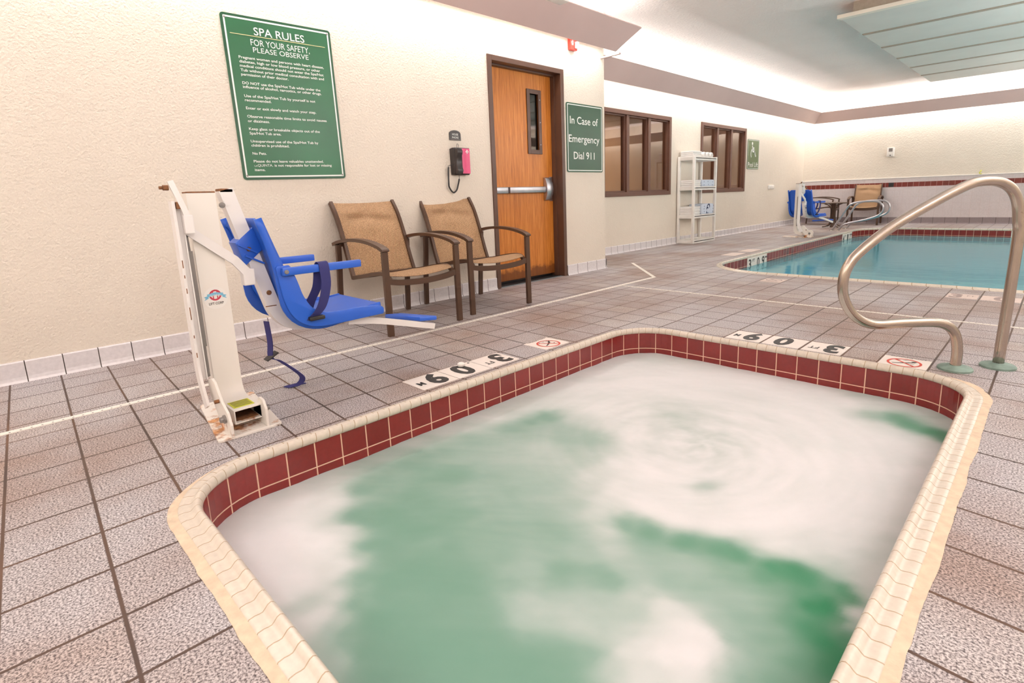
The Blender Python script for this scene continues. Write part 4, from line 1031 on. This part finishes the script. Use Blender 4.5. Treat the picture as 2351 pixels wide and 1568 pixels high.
# ------------------------------------------------------------------ pool entry rails at the far left of the pool
def pool_rail(y, label):
    t = thing('pool_handrail', label, 'handrail', (.655, y, 0), group='paired steel rails at the far left of the pool'); o = t.location; x = .60
    P = [(x, y, 0), (x + .10, y, .18), (x + .23, y, .42), (x + .30, y, .51), (x + .42, y, .555), (x + .62, y, .572), (x + .76, y, .56), (x + .84, y, .50), (x + .86, y, .42), (x + .83, y, .34), (x + .74, y, .275), (x + .55, y, .21), (x + .32, y, .155), (x + .20, y, .11), (x + .15, y, .05), (x + .12, y, 0)]
    mb = MB(o); mb.tube(spline(P, 5), .019, 12); mb.build('rail', 'bar', t, smooth='all')
    for q in (x, x + .12):
        mb = MB(o); mb.lathe(((.019, .012), (.04, .008), (.045, 0)), (q, y, 0), seg=16); mb.build('flange', 'steel', t, smooth=True)
pool_rail(12.2, 'bent steel pool rail at the far left pool corner, the nearer of the pair')
pool_rail(12.75, 'bent steel pool rail at the far left pool corner, the farther of the pair')

# ------------------------------------------------------------------ towel shelf
t = thing('towel_shelf', 'tall white plastic shelf of towels standing between the two interior windows', 'shelf', (-.655, 8.88, 0)); o = t.location
X0, X1, Y0, Y1 = -.812, -.50, 8.47, 9.29; TZ = (.03, .455, .925, 1.415)
for x in (X0, X1):
    for y in (Y0, Y1):
        mb = MB(o); s = .021; cx = x + (s if x == X0 else -s); cy = y + (s if y == Y0 else -s); mb.box((cx - s, cy - s, 0), (cx + s, cy + s, 1.45), .005); mb.build('post', 'white', t, smooth=True)
for z in TZ:
    mb = MB(o); mb.box((X0 + .004, Y0 + .004, z - .03), (X1 - .004, Y1 - .004, z + .018), .006)
    for lo, hi in (((X0 + .004, Y0 + .004, z), (X1 - .004, Y0 + .016, z + .03)), ((X0 + .004, Y1 - .016, z), (X1 - .004, Y1 - .004, z + .03)), ((X0 + .004, Y0 + .004, z), (X0 + .016, Y1 - .004, z + .03)), ((X1 - .016, Y0 + .004, z), (X1 - .004, Y1 - .004, z + .03))): mb.box(lo, hi)
    mb.build('shelf_tray', 'white', t, smooth=True)
def folded(x0, x1, y0, y1, z, h, label, group, mat='towel'):
    mb = MB(((x0 + x1) / 2, (y0 + y1) / 2, z)); n = 2
    for k in range(n): mb.box((x0 + .004 * k, y0, z + h * k / n), (x1 - .006 * (1 - k), y1, z + h * (k + 1) / n + .002), h / n * .48, seg=4)
    return tag(mb.build('folded_towel', mat, smooth='all'), label, 'towel', group)
gt = 'white folded towels on the shelf'
rows = {1: ('top tray', 2, .05), 2: ('second tray from the top', 2, .058), 3: ('third tray from the top', 3, .048)}
zz = {1: TZ[3], 2: TZ[2], 3: TZ[1]}
for r_, (nm, k_, h_) in rows.items():
    for i in range(k_):
        pos = ('lower of two' if i == 0 else 'upper of two') if k_ == 2 else ('lowest of three', 'middle of three', 'topmost of three')[i]
        folded(X0 + .025, X1 - .045, Y0 + .035, Y0 + .33, zz[r_] + .0185 + i * (h_ + .001), h_, 'white folded towel on the %s of the shelf, %s' % (nm, pos), gt)
# rolled towels on the top tray
def rolled(y, z, label):
    c = Vector(((X0 + X1) / 2 - .005, y, z)); mb = MB(c); R = .048; L = .25
    mb.lathe(((0, -L / 2 + .006), (.02, -L / 2 + .004), (.022, -L / 2), (R * .9, -L / 2), (R, -L / 2 + .012), (R, L / 2 - .012), (R * .9, L / 2), (.022, L / 2), (.02, L / 2 - .004), (0, L / 2 - .006)), c, (1, 0, 0), 20)
    for s in (-1, 1):      # spiral of the roll on both ends
        P = [c + Vector((s * (L / 2 + .001), (.008 + .034 * k / 40) * math.cos(k * .47), (.008 + .034 * k / 40) * math.sin(k * .47))) for k in range(41)]; mb.tube(P, .0028, 5)
    return tag(mb.build('rolled_towel', 'towel', smooth='all'), label, 'towel', 'rolled towels on the top tray')
for i, nm in enumerate(('nearest the folded pair', 'middle of the three rolls', 'farthest from the folded pair')): rolled(Y0 + .42 + i * .13, TZ[3] + .067, 'white rolled towel on the top tray of the shelf, ' + nm)
def printed(z, h, big, label):
    t = thing('printed_towel', label, 'towel', (X1 - .15, 9.04, z), group='printed towels on the shelf'); o = t.location
    x0, x1, y0, y1 = X0 + .03, X1 - .022, Y0 + .345, Y1 - .035
    mb = MB(o); mb.box((x0, y0, z), (x1, y1, z + h), .03, seg=4); mb.build('cloth', 'print', t, smooth='all')
    mb = MB(o)
    def crescent(y, zc, r, a0, w):
        n = 8; xx = x1 + .0006
        for k in range(n):
            a, b = a0 + k / n * 2.6, a0 + (k + 1) / n * 2.6; wa, wb = w * math.sin(PI * k / n) + .001, w * math.sin(PI * (k + 1) / n) + .001
            mb.poly([(xx, y + r * math.cos(a), zc + r * math.sin(a)), (xx, y + (r + wa) * math.cos(a), zc + (r + wa) * math.sin(a)), (xx, y + (r + wb) * math.cos(b), zc + (r + wb) * math.sin(b)), (xx, y + r * math.cos(b), zc + r * math.sin(b))])
    ys = (.07, .25, .36) if big else (.06, .20, .33)
    if big:
        for y, q in ((.06, .30), (.05, .55), (.06, .78), (.38, .25), (.39, .52), (.40, .80), (.21, .16)): crescent(y0 + y, z + h * q, .010, -1.4, .012)
        crescent(y0 + .22, z + h * .68, .040, -.6, .030); crescent(y0 + .225, z + h * .70, .030, 1.4, .022); crescent(y0 + .20, z + h * .40, .032, .6, .030); crescent(y0 + .19, z + h * .30, .020, 2.6, .026)
    else:
        for y, q in ((.03, .30), (.03, .72), (.19, .34), (.17, .75), (.34, .30), (.35, .70)): crescent(y0 + y, z + h * q, .008, -1.4, .011)
    mb.build('navy_motif', 'navyprint', t)
printed(TZ[2] + .019, .125, False, 'pale blue towel with small navy crescents on the second tray of the shelf')
printed(TZ[1] + .019, .185, True, 'pale blue towel with large dark curl on the third tray of the shelf')

# ------------------------------------------------------------------ pool lifts
def lift_mast(name, label, rz, org, wmat='lift', far=False):
    """local frame: foot points along +X, seat hangs on the +Y side"""
    t = thing(name, label, 'pool lift', org, rz, group=None)
    mb = MB(); mb.prism([(x, y, 0) for x, y in ((-.235, -.045), (-.225, -.055), (.245, -.117), (.258, -.105), (.262, .105), (.252, .120), (-.225, .175), (-.237, .165))], (0, 0, .011), .002); mb.build('base_plate', 'liftlow', t)
    # L-shaped rectangular tube: mast and foot
    w, th = .104, .056
    P = fillet([(.208, .014, .066), (-.028, .014, .066), (-.028, .014, .945)], .10, 8)
    def rect_tube(path, side, w, th, wall=.004, cap0=False):
        mb = MB(); path = [Vector(p) for p in path]; side = Vector(side); rings = []
        for i, p in enumerate(path):
            a = path[max(0, i - 1)]; b = path[min(len(path) - 1, i + 1)]; tg = (b - a).normalized(); nn = tg.cross(side).normalized()
            rings.append([[mb.V(p + side * (s * (w / 2 - d)) + nn * (q * (th / 2 - d))) for s, q in ((1, 1), (1, -1), (-1, -1), (-1, 1))] for d in (0, wall)])
        for A, B in zip(rings, rings[1:]):
            for k in range(4):
                mb.face([A[0][k], A[0][(k + 1) % 4], B[0][(k + 1) % 4], B[0][k]]); mb.face([A[1][k], B[1][k], B[1][(k + 1) % 4], A[1][(k + 1) % 4]])
        for R in (rings[0], rings[-1]):
            for k in range(4): mb.face([R[0][k], R[1][k], R[1][(k + 1) % 4], R[0][(k + 1) % 4]])
        return mb
    mast = rect_tube(P, (0, 1, 0), w, th).build('mast', 'liftlow', t, smooth=True)
    mb = MB(); mb.box((-.057, -.0385, .945), (.0005, .0665, .951), .002); mb.build('mast_cap', 'rust', mast)
    mb = MB(); mb.box((.02, -.03, .04), (.185, .058, .044)); mb.build('tube_floor', 'rust', mast)
    # side cheeks holding the foot
    for y in (-.072, .062):
        s = 1 if y > 0 else -1; mb = MB()
        if y < 0: pr = [(.265, .011), (.268, .06), (.245, .105), (.19, .135), (.13, .205), (.10, .215), (.045, .20), (.05, .14), (.13, .055), (.15, .011)]
        else: pr = [(.258, .011), (.258, .085), (.235, .118), (.20, .122), (.12, .06), (.10, .011)]
        mb.prism([(x, y, z) for x, z in pr], (0, .010, 0), .002); ck = mb.build('cheek_plate', 'liftlow', t)
        mb = MB(); mb.lathe(((0, .022), (.011, .020), (.012, .010), (.017, .008), (.017, 0)), (.215, y + (.010 if s > 0 else 0), .075), (0, s, 0), 12); mb.build('bolt', 'grey', ck)
        if s < 0: mb = MB(); mb.lathe(((0, .016), (.008, .016), (.008, 0)), (.16, y, .135), (0, -1, 0), 8); mb.build('bolt', 'rust', ck)
    mb = MB(); mb.box((.095, -.028, .0945), (.18, .05, .0955)); lb = mb.build('warning_label', 'yellow', t)
    mb = MB()
    for k in range(5): mb.box((.104 + k * .015, -.022, .0957), (.109 + k * .015, .044, .0961))
    mb.build('label_print', 'black', lb)
    # rear rail with slotted channel
    mb = MB(); mb.sweep(fillet([(.09, -.098, .10), (.03, -.098, .22), (.03, -.098, .915)], .08, 5), (0, 1, 0), .010, .05); mb.sweep([(.03, -.082, .20), (.03, -.082, .90)], (0, 1, 0), .024, .006); mb.sweep([(.03, -.072, .20), (.03, -.072, .88)], (0, 1, 0), .004, .03); rr = mb.build('actuator_rail', 'lift', t)
    mb = MB(); mb.box((.040, -.090, .885), (.062, -.070, .912), .003); mb.build('hinge_block', 'rust', rr)
    mb = MB()
    for z, q in ((.30, .02), (.38, .012), (.455, .05), (.56, .02), (.62, .012), (.66, .03)): mb.box((.0545, -.0995, z), (.0560, -.0965, z + q))
    mb.build('rust_streak', 'rust', rr)
    mb = MB(); mb.sweep([(.0, -.058, .33), (.0, -.058, .72)], (0, 1, 0), .020, .028); mb.tube([(.0, -.058, .20), (.0, -.058, .34)], .009, 10); mb.tube([(.0, -.058, .70), (.01, -.064, .80)], .008, 10); mb.build('actuator', 'grey', t, smooth=True)
    # control lever on the rail
    mb = MB(); mb.sweep(fillet([(.055, -.098, .990), (.060, -.080, .93), (.060, -.058, .855), (.060, -.052, .79)], .05, 4), (1, 0, 0), .012, .020); mb.box((.04, -.075, .79), (.072, -.042, .862), .004); lv = mb.build('lever', 'lift', t)
    mb = MB(); mb.lathe(((0, .030), (.006, .030), (.006, .018), (.010, .018), (.010, 0)), (.05, -.105, .965), (0, -1, 0), 10); mb.build('lever_bolt', 'rust', lv)
    # round maker sticker on the mast
    mb = MB(); xs = .0005; c = Vector((xs, .012, .52)); mb.lathe(((0, .0004), (.046, .0004), (.046, 0)), c, (1, 0, 0), 28); st = mb.build('sticker', 'white', mast)
    mb = MB(); n = 16; q = lambda r, a: c + Vector((.0008, r * math.cos(a), .012 + r * math.sin(a)))
    for k in range(n): mb.poly([q(.016, k * 2 * PI / n), q(.023, k * 2 * PI / n), q(.023, (k + 1) * 2 * PI / n), q(.016, (k + 1) * 2 * PI / n)])
    for d in (-.008, .008): mb.box((xs + .0006, .012 + d - .002, .514), (xs + .0009, .012 + d + .002, .549))
    mb.build('emblem', 'magenta', st)
    mb = MB(); mb.prism([(xs + .001, .012 + y, .52 + z) for y, z in ((-.030, .006), (0, .012), (.030, .006), (.030, .018), (0, .024), (-.030, .018))], (.0003, 0, 0)); mb.prism([(xs + .001, .012 + y, .52 + z) for y, z in ((-.042, -.006), (-.026, .001), (-.026, .012), (-.042, .008), (-.036, .002))], (.0002, 0, 0)); mb.prism([(xs + .001, .012 + y, .52 + z) for y, z in ((.042, -.006), (.026, .001), (.026, .012), (.042, .008), (.036, .002))], (.0002, 0, 0)); mb.build('ribbon', 'lightblue', st)
    text('GLOBAL', 'lettering', 'signwhite', st, (xs + .0014, .012, .528), RY, UZ, .0075, .042, 'CENTER', 0)
    text('LIFT CORP', 'lettering', 'black', st, (xs + .0006, .012, .493), RY, UZ, .010, .055, 'CENTER', .01)
    return t
def lift_seat(t, T=None):
    """seat carried by a bent tube; same local frame, T moves the whole seat"""
    T = T or Matrix.Identity(4); made = []
    def B(mb, nm, mat, par=t, sm=False):
        bmesh.ops.transform(mb.bm, matrix=T, verts=mb.bm.verts[:]); return mb.build(nm, mat, par, smooth=sm)
    # carrying tube: from the mast head down behind the back and forward under the seat
    P = fillet([(-.06, .118, .958), (-.06, .210, .60), (-.06, .262, .400), (-.06, .33, .338), (-.06, .62, .338), (-.06, .70, .330)], [.1, .12, .10, .10, .12, .1], 7)
    mb = MB(); mb.sweep(P, (1, 0, 0), .052, .056); sup = B(mb, 'seat_post', 'lift', sm=True)
    mb = MB(); mb.box((-.086, .092, .945), (-.034, .146, .962), .003); B(mb, 'post_cap', 'rust', sup)
    mb = MB()
    for z, y, r in ((.505, .236, .011),): mb.lathe(((0, .004), (r, .003), (r, 0)), (-.034, y, z), (1, 0, 0), 10)
    mb.box((-.0345, .215, .442), (-.0335, .262, .446)); B(mb, 'rust_mark', 'rust', sup)
    mb = MB(); mb.lathe(((0, .010), (.011, .009), (.012, 0)), (-.034, .095, .895), (1, 0, 0), 12); B(mb, 'pivot_pin', 'grey', sup)
    mb = MB(); mb.sweep([(.012, -.055, .802), (.012, .10, .668), (.005, .152, .60)], (1, 0, 0), .014, .036); mb.box((-.03, .125, .555), (.014, .172, .625), .004); B(mb, 'link_arm', 'lift')
    # moulded shell: profile in Y-Z swept across X with turned edges
    prof = spline([(.195, .835), (.222, .74), (.250, .63), (.270, .52), (.292, .455), (.34, .405), (.41, .376), (.49, .368), (.58, .372), (.66, .380), (.72, .386)], 6)
    prof = [(a.x, a.y) for a in [Vector((p[0], p[1])) for p in [(q.x, q.y) for q in [Vector((v[0], v[1], 0)) for v in prof]]]]
    def outer(i):
        a = prof[max(0, i - 1)]; b = prof[min(len(prof) - 1, i + 1)]; d = Vector((b[0] - a[0], b[1] - a[1])).normalized(); return Vector((-d.y, d.x))
    xc, hw = -.145, .212; n = len(prof) - 1
    def shell(u, v):
        k = v * n; i = min(int(k), n - 1); f = k - i; y = prof[i][0] * (1 - f) + prof[i + 1][0] * f; z = prof[i][1] * (1 - f) + prof[i + 1][1] * f; nn = outer(i)
        e = abs(2 * u - 1); rnd = .05 * max(0, (.06 - v) / .06) * (e > .8)
        lip = 0
        x = xc + (2 * u - 1) * hw
        return Vector((x, y + nn.x * lip, z + nn.y * lip - rnd * max(0, e - .8) * 4))
    mb = MB(); mb.grid(shell, 26, 44); ob = B(mb, 'seat_shell', 'blue', sm='all'); md = ob.modifiers.new('thick', 'SOLIDIFY'); md.thickness = .010; md.offset = 0
    # deep side flanges of the shell
    rim = ob
    for s in (1, -1):
        x = xc + s * (hw + .004); mb = MB(); up_, dn = [], []
        for i in range(0, n + 1, 2):
            y, z = prof[i]; nn = outer(i); f = i / n
            h = .010 + .026 * math.exp(-((f - .40) / .20) ** 2); d = .020 + .040 * math.exp(-((f - .52) / .22) ** 2) + .010 * max(0, min(1, (f - .7) / .2))
            up_.append((x, y + nn.x * h, z + nn.y * h)); dn.append((x, y - nn.x * d, z - nn.y * d))
        mb.grid(lambda a, b: Vector(dn[round(a * (len(up_) - 1))]).lerp(Vector(up_[round(a * (len(up_) - 1))]), b), len(up_) - 1, 2)
        fl_ = B(mb, 'side_flange', 'blue', ob, True); md = fl_.modifiers.new('thick', 'SOLIDIFY'); md.thickness = .012; md.offset = 0
    # raised bracket bosses on the back
    mb = MB(); mb.prism([(-.03, y, z) for y, z in ((.125, .735), (.205, .800), (.235, .70), (.150, .630), (.135, .70))], (-.09, 0, 0), .006); mb.box((-.034, .125, .705), (-.020, .21, .712), 0, Matrix.Rotation(-.5, 3, 'X')); mb.box((-.034, .15, .655), (-.020, .235, .662), 0, Matrix.Rotation(-.5, 3, 'X')); bk = B(mb, 'back_bracket', 'blue', ob, True)
    mb = MB(); mb.lathe(((0, .006), (.009, .005), (.010, 0)), (-.03, .175, .705), (1, 0, 0), 10); B(mb, 'bolt', 'rust', ob)
    # cheeks and armrests
    for s in (1, -1):
        x = xc + s * (hw + .018)
        mb = MB(); mb.prism([(x - .007, y, z) for y, z in [(v.x, v.y) for v in spline([Vector(p + (0,)) for p in ((.232, .622), (.240, .56), (.254, .47), (.285, .398), (.335, .355), (.40, .336), (.50, .334), (.61, .336), (.722, .338))], 4)] + [(.728, .345), (.728, .366), (.722, .374)] + [(v.x, v.y) for v in spline([Vector(p + (0,)) for p in ((.70, .384), (.60, .392), (.50, .392), (.43, .398), (.375, .425), (.338, .485), (.318, .555), (.296, .622))], 4)] + [(.288, .630), (.238, .630)]], (.014, 0, 0), .003); sp_ = B(mb, 'arm_bracket', 'blue', ob, True)
        x2 = x + s * .020
        mb = MB(); mb.box((x2 - .013, .250, .588), (x2 + .013, .615, .622), .005); ar = B(mb, 'armrest', 'blue', t, True)
        mb = MB(); mb.lathe(((0, .006), (.009, .005), (.010, 0)), (x2 + s * .013, .265, .605), (s, 0, 0), 8); B(mb, 'bolt', 'grey', ar)
    # footrest
    mb = MB(); mb.sweep(fillet([(.03, .56, .322), (.03, .70, .300), (.05, 1.045, .205)], .1, 4), (1, 0, 0), .030, .030); mb.box((-.26, .56, .310), (.04, .59, .336)); B(mb, 'footrest_bar', 'lift')
    mb = MB(); mb.box((-.30, .955, .226), (.055, 1.070, .250), .007, Matrix.Rotation(-.12, 3, 'X') @ Matrix.Rotation(-.085, 3, 'Y')); B(mb, 'footrest', 'blue', t, True)
    # lap belt looped over the near armrest, and the end hanging to the floor
    x = xc + hw + .038
    mb = MB(); mb.sweep(spline([(x - .014, .36, .375), (x + .004, .405, .43), (x + .016, .43, .52), (x + .018, .43, .60), (x + .010, .428, .628), (x - .010, .425, .628), (x - .020, .420, .60), (x - .03, .41, .52), (x - .05, .38, .45), (x - .06, .36, .39)], 5), (0, 1, 0), .045, .003)
    bl = B(mb, 'lap_belt', 'navy', t, True)
    mb = MB(); mb.box((x - .03, .345, .372), (x + .01, .415, .39), .004); B(mb, 'buckle', 'black', bl)
    mb = MB(); mb.sweep(spline([(-.20, .265, .345), (-.20, .270, .24), (-.20, .265, .165), (-.17, .29, .15), (-.10, .335, .10), (-.09, .36, .06), (-.13, .35, .02), (-.18, .315, .004), (-.19, .33, .003), (-.185, .40, .003)], 5), (1, .3, 0), .038, .003); hb = B(mb, 'belt_end', 'navy', t, True)
    mb = MB(); mb.box((-.225, .235, .168), (-.175, .300, .176), .003, Matrix.Rotation(.5, 3, 'X')); B(mb, 'slide_buckle', 'black', hb)
near = lift_mast('pool_lift', 'white pool lift with blue seat standing beside the spa below the rules sign', 0, (1.45, .64, 0)); lift_seat(near)
far = lift_mast('pool_lift', 'distant white pool lift with dark blue seat at the left edge of the swimming pool', math.radians(8), (.52, 10.40, 0), far=True)
lift_seat(far, Matrix.Translation((.01, .14, .0)) @ Matrix.Rotation(math.radians(-20), 4, 'Z'))
